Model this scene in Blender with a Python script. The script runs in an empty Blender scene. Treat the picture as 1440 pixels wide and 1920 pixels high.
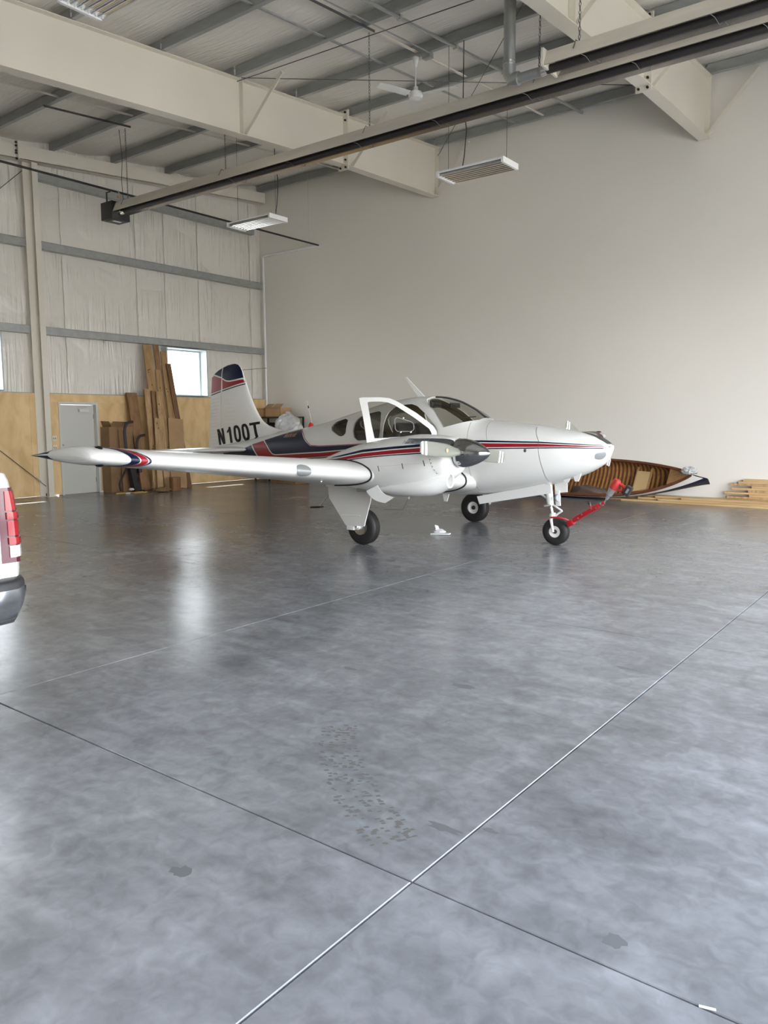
import bpy, bmesh, math, random
import numpy as np
from mathutils import Vector, Matrix
from mathutils.geometry import tessellate_polygon
rnd = random.Random(7)
sc = bpy.context.scene
COL = sc.collection

# ------------------------------------------------------------------ camera
F_PX = 1450.42
RV = ((0.7950966, 0.6064643, -0.0047344), (0.0658888, -0.0941376, -0.9933765), (-0.6028931, 0.7895183, -0.1148077))
cam_d = bpy.data.cameras.new('camera'); cam = bpy.data.objects.new('camera', cam_d); COL.objects.link(cam)
cam_d.sensor_fit = 'HORIZONTAL'; cam_d.sensor_width = 36.0; cam_d.lens = F_PX * 36.0 / 1440.0
cam_d.clip_start = .05; cam_d.clip_end = 2000
r_, d_, f_ = [Vector(v) for v in RV]
m_ = Matrix(((r_.x, -d_.x, -f_.x), (r_.y, -d_.y, -f_.y), (r_.z, -d_.z, -f_.z)))
cam.matrix_world = Matrix.Translation((0, 0, 1.62)) @ m_.to_4x4()
sc.camera = cam

# ------------------------------------------------------------------ sky, sun, exposure
world = bpy.data.worlds.new('world'); sc.world = world; world.use_nodes = True
wn = world.node_tree.nodes; wl = world.node_tree.links
for n in list(wn): wn.remove(n)
w_out = wn.new('ShaderNodeOutputWorld'); w_bg = wn.new('ShaderNodeBackground')
w_tc = wn.new('ShaderNodeTexCoord'); w_sep = wn.new('ShaderNodeSeparateXYZ'); w_rmp = wn.new('ShaderNodeValToRGB')
w_rmp.color_ramp.elements[0].position = 0.0; w_rmp.color_ramp.elements[0].color = (1.0, .99, .97, 1)
w_rmp.color_ramp.elements[1].position = .7; w_rmp.color_ramp.elements[1].color = (.66, .79, 1.0, 1)
wl.new(w_tc.outputs['Generated'], w_sep.inputs[0]); wl.new(w_sep.outputs['Z'], w_rmp.inputs[0])
wl.new(w_rmp.outputs[0], w_bg.inputs[0]); wl.new(w_bg.outputs[0], w_out.inputs[0])
w_bg.inputs[1].default_value = 2.0
sun_d = bpy.data.lights.new('sun_offscreen', 'SUN'); sun = bpy.data.objects.new('sun_offscreen', sun_d); COL.objects.link(sun)
sun_d.energy = 5.0; sun_d.angle = math.radians(.6); sun_d.color = (1.0, .95, .87)
sun.rotation_euler = Vector((-1.0, -.2, 2.42)).to_track_quat('Z', 'Y').to_euler()
sun.location = (-30, 0, 40)
sc.view_settings.view_transform = 'Standard'; sc.view_settings.look = 'None'
sc.view_settings.gamma = 1.0; sc.view_settings.use_curve_mapping = False
sc.view_settings.exposure = 2.55
sc.cycles.max_bounces = 12; sc.cycles.diffuse_bounces = 8; sc.cycles.glossy_bounces = 5
sc.cycles.transmission_bounces = 8; sc.cycles.transparent_max_bounces = 12
sc.cycles.sample_clamp_indirect = 6.0
sc.cycles.caustics_reflective = False; sc.cycles.caustics_refractive = False

# ------------------------------------------------------------------ materials
MAT = {}
def mat(name, col, rough=.5, metal=0., spec=.5, coat=0., noise=None, bump=None, emit=None, alpha=None, trans=0.):
    """noise=(scale xyz, amount, detail); bump=(scale xyz, strength, distance)"""
    m = bpy.data.materials.new(name); m.use_nodes = True; MAT[name] = m
    nt = m.node_tree; b = nt.nodes['Principled BSDF']
    b.inputs['Base Color'].default_value = (*col, 1); b.inputs['Roughness'].default_value = rough
    b.inputs['Metallic'].default_value = metal; b.inputs['Specular IOR Level'].default_value = spec
    b.inputs['Coat Weight'].default_value = coat
    if coat: b.inputs['Coat Roughness'].default_value = .08
    if trans: b.inputs['Transmission Weight'].default_value = trans
    if noise or bump:
        geo = nt.nodes.new('ShaderNodeNewGeometry')
    if noise:
        s, amt, det = noise
        mp = nt.nodes.new('ShaderNodeMapping'); mp.inputs['Scale'].default_value = s
        nz = nt.nodes.new('ShaderNodeTexNoise'); nz.inputs['Scale'].default_value = 1.0; nz.inputs['Detail'].default_value = det
        mr = nt.nodes.new('ShaderNodeMapRange'); mr.inputs[1].default_value = .25; mr.inputs[2].default_value = .75
        mr.inputs[3].default_value = 1 - amt; mr.inputs[4].default_value = 1 + amt
        mx = nt.nodes.new('ShaderNodeMix'); mx.data_type = 'RGBA'; mx.blend_type = 'MULTIPLY'; mx.inputs[0].default_value = 1
        nt.links.new(geo.outputs['Position'], mp.inputs[0]); nt.links.new(mp.outputs[0], nz.inputs['Vector'])
        nt.links.new(nz.outputs[0], mr.inputs[0]); mx.inputs[6].default_value = (*col, 1)
        nt.links.new(mr.outputs[0], mx.inputs[7]); nt.links.new(mx.outputs[2], b.inputs['Base Color'])
    if bump:
        s, st, di = bump
        mp = nt.nodes.new('ShaderNodeMapping'); mp.inputs['Scale'].default_value = s
        nz = nt.nodes.new('ShaderNodeTexNoise'); nz.inputs['Scale'].default_value = 1.0; nz.inputs['Detail'].default_value = 3
        bp = nt.nodes.new('ShaderNodeBump'); bp.inputs['Strength'].default_value = st; bp.inputs['Distance'].default_value = di
        nt.links.new(geo.outputs['Position'], mp.inputs[0]); nt.links.new(mp.outputs[0], nz.inputs['Vector'])
        nt.links.new(nz.outputs[0], bp.inputs['Height']); nt.links.new(bp.outputs[0], b.inputs['Normal'])
    if emit:
        b.inputs['Emission Color'].default_value = (*emit[0], 1); b.inputs['Emission Strength'].default_value = emit[1]
    return m

def glass(name, tint, refl=.5, fac=.12, rough=.02):
    m = bpy.data.materials.new(name); m.use_nodes = True; MAT[name] = m
    nt = m.node_tree
    for n in list(nt.nodes): nt.nodes.remove(n)
    o = nt.nodes.new('ShaderNodeOutputMaterial'); t = nt.nodes.new('ShaderNodeBsdfTransparent'); g = nt.nodes.new('ShaderNodeBsdfGlossy')
    lw = nt.nodes.new('ShaderNodeLayerWeight'); lw.inputs[0].default_value = .5
    pw = nt.nodes.new('ShaderNodeMath'); pw.operation = 'POWER'; pw.inputs[1].default_value = 4.0; nt.links.new(lw.outputs['Facing'], pw.inputs[0])
    fr = nt.nodes.new('ShaderNodeMath'); fr.operation = 'MULTIPLY_ADD'; fr.inputs[1].default_value = .6; fr.inputs[2].default_value = .05; nt.links.new(pw.outputs[0], fr.inputs[0])
    mx = nt.nodes.new('ShaderNodeMixShader')
    t.inputs[0].default_value = (*tint, 1); g.inputs[0].default_value = (1, 1, 1, 1); g.inputs[1].default_value = rough
    nt.links.new(fr.outputs[0], mx.inputs[0]); nt.links.new(t.outputs[0], mx.inputs[1]); nt.links.new(g.outputs[0], mx.inputs[2])
    nt.links.new(mx.outputs[0], o.inputs[0]); return m

mat('wall_paint', (.775, .745, .69), .55, noise=((.35, .35, .35), .03, 2), bump=((9, 9, 9), .04, .01))
mat('steel_cream', (.70, .66, .575), .42, noise=((.7, .7, .7), .05, 3))
mat('galvanized', (.38, .395, .39), .42, .4, noise=((2.5, 9, 9), .12, 4))
mat('ceiling_vinyl', (.79, .76, .705), .33, bump=((2.0, 17, 6), .5, .06))
def vinyl(name, col, s1, s2, strength, dist):
    m = bpy.data.materials.new(name); m.use_nodes = True; MAT[name] = m
    nt = m.node_tree; b = nt.nodes['Principled BSDF']; b.inputs['Base Color'].default_value = (*col, 1); b.inputs['Roughness'].default_value = .27
    g = nt.nodes.new('ShaderNodeNewGeometry')
    def tex(s, det):
        mp = nt.nodes.new('ShaderNodeMapping'); mp.inputs['Scale'].default_value = s; t = nt.nodes.new('ShaderNodeTexNoise'); t.inputs['Scale'].default_value = 1; t.inputs['Detail'].default_value = det; t.inputs['Distortion'].default_value = .6
        nt.links.new(g.outputs['Position'], mp.inputs[0]); nt.links.new(mp.outputs[0], t.inputs['Vector']); return t.outputs[0]
    k = nt.nodes.new('ShaderNodeMapRange'); k.inputs[1].default_value = .40; k.inputs[2].default_value = .68; k.inputs[3].default_value = .06; nt.links.new(tex(s2, 2), k.inputs[0])
    mu = nt.nodes.new('ShaderNodeMath'); mu.operation = 'MULTIPLY'; nt.links.new(tex(s1, 2), mu.inputs[0]); nt.links.new(k.outputs[0], mu.inputs[1])
    bp = nt.nodes.new('ShaderNodeBump'); bp.inputs['Strength'].default_value = strength; bp.inputs['Distance'].default_value = dist
    nt.links.new(mu.outputs[0], bp.inputs['Height']); nt.links.new(bp.outputs[0], b.inputs['Normal'])
vinyl('wall_vinyl', (.75, .72, .665), (3, 11, .7), (.9, .9, 1.1), .8, .14)
mat('joint_dark', (.035, .036, .04), .8)
mat('joint_light', (.36, .375, .39), .5)
mat('stain', (.125, .128, .132), .24)
mat('tyre_mark', (.125, .122, .114), .26)
mat('window_white', (.44, .49, .51), .4)
mat('seam_tape', (.75, .72, .665), .4)
glass('pane_clear', (.93, .97, .97))
mat('door_grey', (.58, .58, .55), .45)
mat('frame_grey', (.60, .60, .57), .42)
mat('steel_bright', (.62, .62, .61), .25, 1.0)
mat('chrome', (.42, .43, .44), .10, 1.0)
mat('chrome_bumper', (.78, .81, .86), .16, 1.0)
mat('black_steel', (.012, .012, .013), .45)
mat('black_pipe', (.02, .018, .017), .5)
mat('black_plastic', (.02, .02, .022), .5)
mat('reflector_side', (.60, .56, .49), .5, .1, noise=((1.2, 6, 6), .12, 3))
mat('reflector_inner', (.46, .42, .37), .20, .85)
mat('flue_metal', (.42, .44, .44), .35, .8)
mat('lamp_white', (.82, .82, .82), .35)
mat('lamp_tube', (.88, .88, .86), .2)
mat('lamp_mirror', (.75, .75, .73), .12, 1.0)
mat('fan_white', (.72, .72, .70), .45)
mat('rod_steel', (.10, .10, .10), .5, .4)
mat('plastic_ivory', (.70, .67, .58), .45)
# wood family
def wood(name, col, dark, s=(1, 14, 14)):
    m = bpy.data.materials.new(name); m.use_nodes = True; MAT[name] = m
    nt = m.node_tree; b = nt.nodes['Principled BSDF']; b.inputs['Roughness'].default_value = .55
    tc = nt.nodes.new('ShaderNodeTexCoord'); mp = nt.nodes.new('ShaderNodeMapping'); mp.inputs['Scale'].default_value = s
    nz = nt.nodes.new('ShaderNodeTexNoise'); nz.inputs['Scale'].default_value = 1.6; nz.inputs['Detail'].default_value = 6; nz.inputs['Distortion'].default_value = .8
    rp = nt.nodes.new('ShaderNodeValToRGB'); rp.color_ramp.elements[0].position = .33; rp.color_ramp.elements[1].position = .64
    rp.color_ramp.elements[0].color = (*dark, 1); rp.color_ramp.elements[1].color = (*col, 1)
    nt.links.new(tc.outputs['Object'], mp.inputs[0]); nt.links.new(mp.outputs[0], nz.inputs['Vector'])
    nt.links.new(nz.outputs[0], rp.inputs[0]); nt.links.new(rp.outputs[0], b.inputs['Base Color']); return m
wood('plywood', (.80, .58, .31), (.62, .42, .195), (3, 1.6, .9))
wood('lumber_tan', (.42, .265, .125), (.30, .175, .075), (9, 9, .7))
wood('lumber_light', (.52, .36, .19), (.34, .20, .09), (9, 9, .7))
wood('lumber_dark', (.19, .095, .042), (.115, .055, .024), (9, 9, .7))
wood('lumber_brown', (.30, .165, .075), (.20, .105, .045), (9, 9, .7))
wood('lumber_floor', (.63, .44, .22), (.48, .31, .14), (.7, 9, 9))
wood('canoe_cedar', (.42, .22, .06), (.30, .14, .035), (5, 5, 5))
wood('canoe_rib', (.13, .045, .018), (.08, .028, .012), (5, 5, 5))
wood('canoe_mahogany', (.16, .05, .022), (.10, .03, .014), (2, 8, 8))
wood('canoe_deck', (.36, .20, .08), (.25, .13, .05), (2, 8, 8))
mat('caned_seat', (.50, .35, .17), .7, bump=((90, 90, 90), .4, .01))
mat('knot', (.05, .025, .012), .7)
mat('cardboard', (.42, .27, .14), .8, noise=((3, 3, 3), .10, 3))
mat('cardboard_dark', (.26, .155, .075), .8, noise=((3, 3, 3), .12, 3))
mat('cloth_brown', (.115, .08, .065), .85)
mat('plastic_bag', (.55, .55, .54), .25, noise=((8, 8, 8), .2, 3))
mat('canoe_white', (.72, .70, .66), .35)
mat('canoe_navy', (.012, .018, .045), .3)
# aeroplane paints
mat('paint_white', (.66, .66, .64), .26, coat=.35, bump=((1.1, 1.1, 1.1), .03, .02))
mat('paint_white_flat', (.58, .57, .545), .38)
mat('paint_navy', (.005, .008, .032), .34, spec=.3)
mat('paint_red', (.25, .008, .017), .32, spec=.35)
mat('paint_black', (.004, .004, .005), .55, spec=.25)
mat('paint_grey', (.055, .06, .058), .5)
mat('prop_grey', (.175, .18, .152), .38)
mat('prop_white', (.80, .80, .78), .4)
mat('gold_script', (.62, .36, .20), .45)
mat('rubber', (.012, .0115, .011), .62)
mat('rim_white', (.72, .71, .68), .35)
mat('brake_dark', (.05, .042, .035), .5, .4)
mat('cabin_lining', (.20, .16, .10), .85)
mat('seat_fabric', (.040, .033, .030), .85)
mat('glare_black', (.006, .006, .006), .7)
glass('tint_glass', (.72, .72, .68))
glass('tint_glass_rear', (.42, .41, .36))
mat('lens_clear', (.22, .23, .23), .12, .1, coat=.3)
mat('bead_grey', (.45, .45, .44), .4)
mat('beacon_red', (.55, .012, .012), .2)
mat('tow_red', (.32, .007, .012), .30, coat=.2)
mat('drill_red', (.36, .022, .022), .45)
mat('drill_grey', (.33, .33, .34), .35, .5)
mat('paper_white', (.74, .74, .74), .8)
# truck
mat('truck_white', (.70, .69, .67), .22, coat=.5)
mat('lamp_maroon', (.075, .004, .014), .08, coat=.6)
mat('lamp_red', (.27, .006, .012), .10, coat=.6)
mat('lamp_clear', (.72, .72, .72), .10, .25, coat=.6)
mat('yellow_pole', (.55, .36, .09), .5)
mat('ground_outside', (.40, .38, .34), .9)
mat('trees_far', (.04, .045, .035), .9)
mat('cab_dark_pane', (.02, .021, .022), .06)  # opaque near-black, painted in place of the darkness behind the cab glass

def concrete():
    m = bpy.data.materials.new('concrete'); m.use_nodes = True; MAT['concrete'] = m
    nt = m.node_tree; b = nt.nodes['Principled BSDF']; N = nt.nodes.new; L = nt.links.new
    g = N('ShaderNodeNewGeometry')
    def nz(scale, det, dist=0., str_=None):
        t = N('ShaderNodeTexNoise'); t.inputs['Scale'].default_value = scale; t.inputs['Detail'].default_value = det; t.inputs['Distortion'].default_value = dist
        if str_:
            mp = N('ShaderNodeMapping'); mp.inputs['Scale'].default_value = str_; mp.inputs['Rotation'].default_value = (0, 0, .5)
            L(g.outputs['Position'], mp.inputs[0]); L(mp.outputs[0], t.inputs['Vector'])
        else: L(g.outputs['Position'], t.inputs['Vector'])
        return t
    def mr(src, a, b_, c, d):
        x = N('ShaderNodeMapRange'); x.inputs[1].default_value = a; x.inputs[2].default_value = b_; x.inputs[3].default_value = c; x.inputs[4].default_value = d
        L(src, x.inputs[0]); return x.outputs[0]
    def mul(a, b_):
        x = N('ShaderNodeMath'); x.operation = 'MULTIPLY'; L(a, x.inputs[0]); L(b_, x.inputs[1]); return x.outputs[0]
    big = nz(.55, 5, .6); mid = nz(3.2, 8, 1.2); trow = nz(1.5, 7, 1.0, (1.0, 3.5, 1)); fine = nz(14, 8, .8)
    v = mul(mul(mr(big.outputs[0], .3, .7, .82, 1.16), mr(mid.outputs[0], .3, .7, .80, 1.18)), mul(mr(trow.outputs[0], .3, .7, .84, 1.14), mr(fine.outputs[0], .3, .7, .86, 1.14)))
    spot = nz(2.1, 2, .2); v = mul(v, mr(spot.outputs[0], .74, .82, 1.0, .85))
    mx = N('ShaderNodeMix'); mx.data_type = 'RGBA'; mx.blend_type = 'MULTIPLY'; mx.inputs[0].default_value = 1
    mx.inputs[6].default_value = (.186, .189, .196, 1); L(v, mx.inputs[7]); L(mx.outputs[2], b.inputs['Base Color'])
    L(mr(big.outputs[0], .25, .75, .19, .27), b.inputs['Roughness'])
    b.inputs['Specular IOR Level'].default_value = .55
    bp = N('ShaderNodeBump'); bp.inputs['Strength'].default_value = .09; bp.inputs['Distance'].default_value = .02
    bb = nz(5, 5, .5); L(bb.outputs[0], bp.inputs['Height']); L(bp.outputs[0], b.inputs['Normal'])
concrete()

# ------------------------------------------------------------------ mesh helpers
WLOC = {}
def link_mesh(name, verts, faces, mats, parent=None, smooth=True, midx=None, angle=35, origin=None):
    v = np.array(verts, dtype=float).reshape(-1, 3)
    lo, hi = v.min(0), v.max(0)
    if origin is None:
        origin = np.array(((lo[0] + hi[0]) / 2, (lo[1] + hi[1]) / 2, lo[2])) if parent is None else (lo + hi) / 2
    origin = np.array(origin, float)
    me = bpy.data.meshes.new(name); me.from_pydata((v - origin).tolist(), [], [tuple(int(i) for i in f) for f in faces])
    if isinstance(mats, str): mats = [mats]
    for m in mats: me.materials.append(MAT[m])
    if midx is not None: me.polygons.foreach_set('material_index', [int(i) for i in midx])
    bm = bmesh.new(); bm.from_mesh(me); bmesh.ops.recalc_face_normals(bm, faces=bm.faces); bm.to_mesh(me); bm.free()
    if smooth:
        me.polygons.foreach_set('use_smooth', [True] * len(me.polygons))
        me.set_sharp_from_angle(angle=math.radians(angle))
    me.update()
    o = bpy.data.objects.new(name, me); COL.objects.link(o)
    if parent is not None:
        o.parent = parent; o.location = origin - WLOC[parent.name]
    else: o.location = origin
    WLOC[o.name] = origin
    return o

def thing(name, loc, label, cat, group=None):
    o = bpy.data.objects.new(name, None); COL.objects.link(o); o.location = loc; o.empty_display_size = .1
    WLOC[o.name] = np.array(loc, float); return tag(o, label, cat, group)
def tag(o, label, cat, group=None):
    o['label'] = label; o['category'] = cat
    if group: o['group'] = group
    return o
def structure(o): o['kind'] = 'structure'; return o
def pempty(name, loc, parent):
    o = bpy.data.objects.new(name, None); COL.objects.link(o); o.parent = parent; o.empty_display_size = .05
    o.location = np.array(loc, float) - WLOC[parent.name]; WLOC[o.name] = np.array(loc, float); return o

class MB:
    def __init__(s): s.v = []; s.f = []; s.m = []
    def add(s, verts, faces, m=0):
        k = len(s.v); s.v += [tuple(map(float, p)) for p in verts]
        s.f += [tuple(i + k for i in f) for f in faces]; s.m += [m] * len(faces); return s
    def box(s, lo, hi, m=0):
        x0, y0, z0 = lo; x1, y1, z1 = hi
        v = [(x0, y0, z0), (x1, y0, z0), (x1, y1, z0), (x0, y1, z0), (x0, y0, z1), (x1, y0, z1), (x1, y1, z1), (x0, y1, z1)]
        return s.add(v, [(0, 3, 2, 1), (4, 5, 6, 7), (0, 1, 5, 4), (1, 2, 6, 5), (2, 3, 7, 6), (3, 0, 4, 7)], m)
    def obox(s, c, half, ax, m=0):
        """oriented box: centre, half sizes, three axis vectors"""
        c = np.array(c, float); A = [np.array(a, float) / np.linalg.norm(a) for a in ax]
        v = []
        for sz in (-1, 1):
            for sx, sy in ((-1, -1), (1, -1), (1, 1), (-1, 1)):
                v.append(c + A[0] * half[0] * sx + A[1] * half[1] * sy + A[2] * half[2] * sz)
        return s.add(v, [(0, 3, 2, 1), (4, 5, 6, 7), (0, 1, 5, 4), (1, 2, 6, 5), (2, 3, 7, 6), (3, 0, 4, 7)], m)
    def tube(s, pts, r, n=10, m=0, caps=True):
        P = [np.array(p, float) for p in pts]; R = r if isinstance(r, (list, tuple)) else [r] * len(P)
        rings = []; up = None
        for i, p in enumerate(P):
            t = (P[min(i + 1, len(P) - 1)] - P[max(i - 1, 0)]); t /= np.linalg.norm(t)
            if up is None:
                up = np.cross(t, (0, 0, 1)) if abs(t[2]) < .9 else np.cross(t, (1, 0, 0))
            up = up - t * np.dot(up, t); up /= np.linalg.norm(up); w = np.cross(t, up)
            rings.append([p + R[i] * (math.cos(a) * up + math.sin(a) * w) for a in np.linspace(0, 2 * math.pi, n, endpoint=False)])
        return s.loft(rings, m, caps)
    def loft(s, rings, m=0, caps=True, closed=True):
        n = len(rings[0]); v = [p for r in rings for p in r]; f = []
        for i in range(len(rings) - 1):
            for j in range(n if closed else n - 1):
                k = (j + 1) % n; f.append((i * n + j, i * n + k, (i + 1) * n + k, (i + 1) * n + j))
        if caps and closed: f += [tuple(range(n))[::-1], tuple(range((len(rings) - 1) * n, len(rings) * n))]
        return s.add(v, f, m)
    def lathe(s, prof, c, axis, n=32, m=0, caps=True):
        """prof: (along, radius) pairs, along axis vector from c"""
        a = np.array(axis, float); a /= np.linalg.norm(a)
        u = np.cross(a, (0, 0, 1)) if abs(a[2]) < .9 else np.cross(a, (1, 0, 0)); u /= np.linalg.norm(u); w = np.cross(a, u); c = np.array(c, float)
        return s.loft([[c + a * d + max(r, 1e-4) * (math.cos(t) * u + math.sin(t) * w) for t in np.linspace(0, 2 * math.pi, n, endpoint=False)] for d, r in prof], m, caps)
    def prism(s, poly, axis, a, b, m=0):
        """poly 2d extruded along axis 0/1/2 from a to b"""
        def P(p, t):
            q = list(p); q.insert(axis, t); return tuple(q)
        return s.loft([[P(p, a) for p in poly], [P(p, b) for p in poly]], m)
    def ball(s, c, r, n=14, m=0):
        c = np.array(c, float); rr = np.array(r if hasattr(r, '__len__') else (r, r, r), float)
        rings = [[c + rr * (math.sin(p) * math.cos(t), math.sin(p) * math.sin(t), math.cos(p)) for t in np.linspace(0, 2 * math.pi, n, endpoint=False)] for p in np.linspace(.02, math.pi - .02, n // 2 + 2)]
        return s.loft(rings, m)
    def build(s, name, mats, parent=None, smooth=True, angle=35, origin=None):
        return link_mesh(name, s.v, s.f, mats, parent, smooth, s.m, angle, origin)

def rounded(poly, r, k=4):
    """round the corners of a 2d polygon"""
    out = []; n = len(poly)
    for i in range(n):
        p, a, b = [np.array(poly[j % n], float) for j in (i, i - 1, i + 1)]
        da, db = a - p, b - p; la, lb = np.linalg.norm(da), np.linalg.norm(db); q = min(r, la * .45, lb * .45)
        s, e = p + da / la * q, p + db / lb * q
        for t in np.linspace(0, 1, k): out.append(tuple((1 - t) ** 2 * s + 2 * t * (1 - t) * p + t * t * e))
    return out
def bevel_obj(o, w, seg=2):
    bm = bmesh.new(); bm.from_mesh(o.data)
    bmesh.ops.bevel(bm, geom=[e for e in bm.edges if len(e.link_faces) == 2 and e.calc_face_angle(0) > .5], offset=w, segments=seg, profile=.6, affect='EDGES')
    bm.to_mesh(o.data); bm.free(); o.data.polygons.foreach_set('use_smooth', [True] * len(o.data.polygons)); o.data.set_sharp_from_angle(angle=math.radians(40)); return o
def boolean(o, cutter, op='DIFFERENCE', keep=False):
    md = o.modifiers.new('b', 'BOOLEAN'); md.object = cutter; md.operation = op; md.solver = 'EXACT'
    try: md.material_mode = 'TRANSFER'
    except Exception: pass
    dg = bpy.context.evaluated_depsgraph_get(); dg.update()
    me = bpy.data.meshes.new_from_object(o.evaluated_get(dg)); o.modifiers.clear(); o.data = me
    if not keep: bpy.data.objects.remove(cutter, do_unlink=True)
    return o
def smooth_obj(o, angle=30):
    o.data.polygons.foreach_set('use_smooth', [True] * len(o.data.polygons)); o.data.set_sharp_from_angle(angle=math.radians(angle))
def copy_tree(o, parent=None, loc=None):
    c = o.copy(); COL.objects.link(c)
    if parent is not None: c.parent = parent
    if loc is not None: c.location = loc
    for ch in o.children: copy_tree(ch, c)
    return c

def refine(verts2, faces, h, vals=3):
    bm = bmesh.new(); vs = [bm.verts.new((p[0], p[1], 0)) for p in verts2]
    for f in faces:
        try: bm.faces.new([vs[i] for i in f])
        except ValueError: pass
    for _ in range(9):
        es = [e for e in bm.edges if e.calc_length() > h]
        if not es: break
        bmesh.ops.subdivide_edges(bm, edges=es, cuts=1); bmesh.ops.triangulate(bm, faces=bm.faces[:])
    bm.verts.ensure_lookup_table(); bm.verts.index_update()
    V = [(v.co.x, v.co.y) for v in bm.verts]; Fc = [tuple(v.index for v in f.verts) for f in bm.faces]; bm.free(); return V, Fc
def patch(poly, surf, h=.06):
    """triangulate a 2d polygon finely and lay it on a surface: surf(u,v)->xyz"""
    tri = tessellate_polygon([[Vector((p[0], p[1], 0)) for p in poly]])
    V, Fc = refine(poly, tri, h); return [surf(u, v) for u, v in V], Fc
def band(top, bot, surf, n=40):
    """strip between two polylines given as (u,v) lists"""
    def res(pl, n):
        P = np.array(pl, float); d = np.r_[0, np.cumsum(np.linalg.norm(np.diff(P, axis=0), axis=1))]
        return np.stack([np.interp(np.linspace(0, d[-1], n), d, P[:, k]) for k in (0, 1)], 1)
    a, b = res(top, n), res(bot, n); v = []; f = []; R = 4
    for i in range(n):
        for j in range(R): p = a[i] + (b[i] - a[i]) * j / (R - 1); v.append(surf(p[0], p[1]))
    for i in range(n - 1):
        for j in range(R - 1): f.append((i * R + j, i * R + j + 1, (i + 1) * R + j + 1, (i + 1) * R + j))
    return v, f
def seam(pts, surf, w=.006, n=30):
    P = np.array(pts, float); d = np.r_[0, np.cumsum(np.linalg.norm(np.diff(P, axis=0), axis=1))]
    q = np.stack([np.interp(np.linspace(0, d[-1], n), d, P[:, k]) for k in (0, 1)], 1)
    t = np.gradient(q, axis=0); t /= np.linalg.norm(t, axis=1)[:, None]; nn = np.stack([-t[:, 1], t[:, 0]], 1) * w / 2
    return band((q + nn).tolist(), (q - nn).tolist(), surf, n)
def text_mesh(s, size, shear=0., wid=1.0, bold=0.):
    cu = bpy.data.curves.new('t', 'FONT'); cu.body = s; cu.size = size; cu.shear = shear; cu.offset = bold; cu.resolution_u = 4
    o = bpy.data.objects.new('t', cu); COL.objects.link(o)
    dg = bpy.context.evaluated_depsgraph_get(); dg.update(); me = o.evaluated_get(dg).to_mesh()
    V = [(v.co.x * wid, v.co.y) for v in me.vertices]; Fc = [tuple(p.vertices) for p in me.polygons]
    o.evaluated_get(dg).to_mesh_clear(); bpy.data.objects.remove(o, do_unlink=True); bpy.data.curves.remove(cu); return V, Fc
def text_on(s, surf, org, dirv, size, fit=None, shear=0., wid=1., bold=0., h=.03):
    """lettering laid on a surface: org (u,v) baseline start, dirv baseline direction; fit = total length"""
    V, Fc = text_mesh(s, size, shear, wid, bold); V = np.array(V); x0 = V[:, 0].min(); V[:, 0] -= x0
    if fit: V[:, 0] *= fit / V[:, 0].max()
    d = np.array(dirv, float); d /= np.linalg.norm(d); nn = np.array((-d[1], d[0])) if d[0] > 0 else np.array((d[1], -d[0]))
    P = [tuple(np.array(org) + d * a + nn * b) for a, b in V]
    V2, F2 = refine(P, Fc, h); return [surf(u, v) for u, v in V2], F2
# ------------------------------------------------------------------ building shell
XL, XI, XR = -16.58, -16.78, 2.3          # girt face, insulation face, door end
YW, YF = 16.15, -9.0                      # party wall, far eave
def roof_z(y): return 8.10 + (y - 16.1) * .0833      # underside of purlins / top of rafters

# ground outside and distant tree line
structure(link_mesh('ground', [(-400, -400, -.12), (400, -400, -.12), (400, 400, -.12), (-400, 400, -.12)], [(0, 1, 2, 3)], 'ground_outside', smooth=False))
mb = MB(); ys = np.linspace(-260, 420, 180); hs = [13.4 + .5 * math.sin(y * .21) + rnd.uniform(-.35, .45) for y in ys]
mb.loft([[(-331, y, 11.8), (-331, y, h), (-336, y, h * .98), (-336, y, 11.8)] for y, h in zip(ys, hs)]); structure(mb.build('tree_line', 'trees_far'))
structure(MB().loft([[(-120, y, -.11), (-330, y, 12.5), (-345, y, 12.5), (-345, y, -.11)] for y in (-300, 450)]).build('hill', 'ground_outside', smooth=False))

# floor of separate slabs with saw-cut joints
fl = structure(MB().box((XI, YF, -.25), (XR, YW, -.075)).build('floor', 'concrete', smooth=False))
xs = [XI] + [-1.49 - 3.1 * k for k in range(4, -1, -1)] + [1.61, XR]; ys = [YF] + [2.106 + 3.6 * k for k in range(-3, 4)] + [YW]
for i in range(len(xs) - 1):
    for j in range(len(ys) - 1):
        g = .0035; x0, x1, y0, y1 = xs[i] + g, xs[i + 1] - g, ys[j] + g, ys[j + 1] - g; b = .003
        MB().loft([[(x0, y0, -.075), (x1, y0, -.075), (x1, y1, -.075), (x0, y1, -.075)], [(x0, y0, -b), (x1, y0, -b), (x1, y1, -b), (x0, y1, -b)],
                   [(x0 + b, y0 + b, 0), (x1 - b, y0 + b, 0), (x1 - b, y1 - b, 0), (x0 + b, y1 - b, 0)]]).build('slab', 'concrete', fl, smooth=False)
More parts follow.
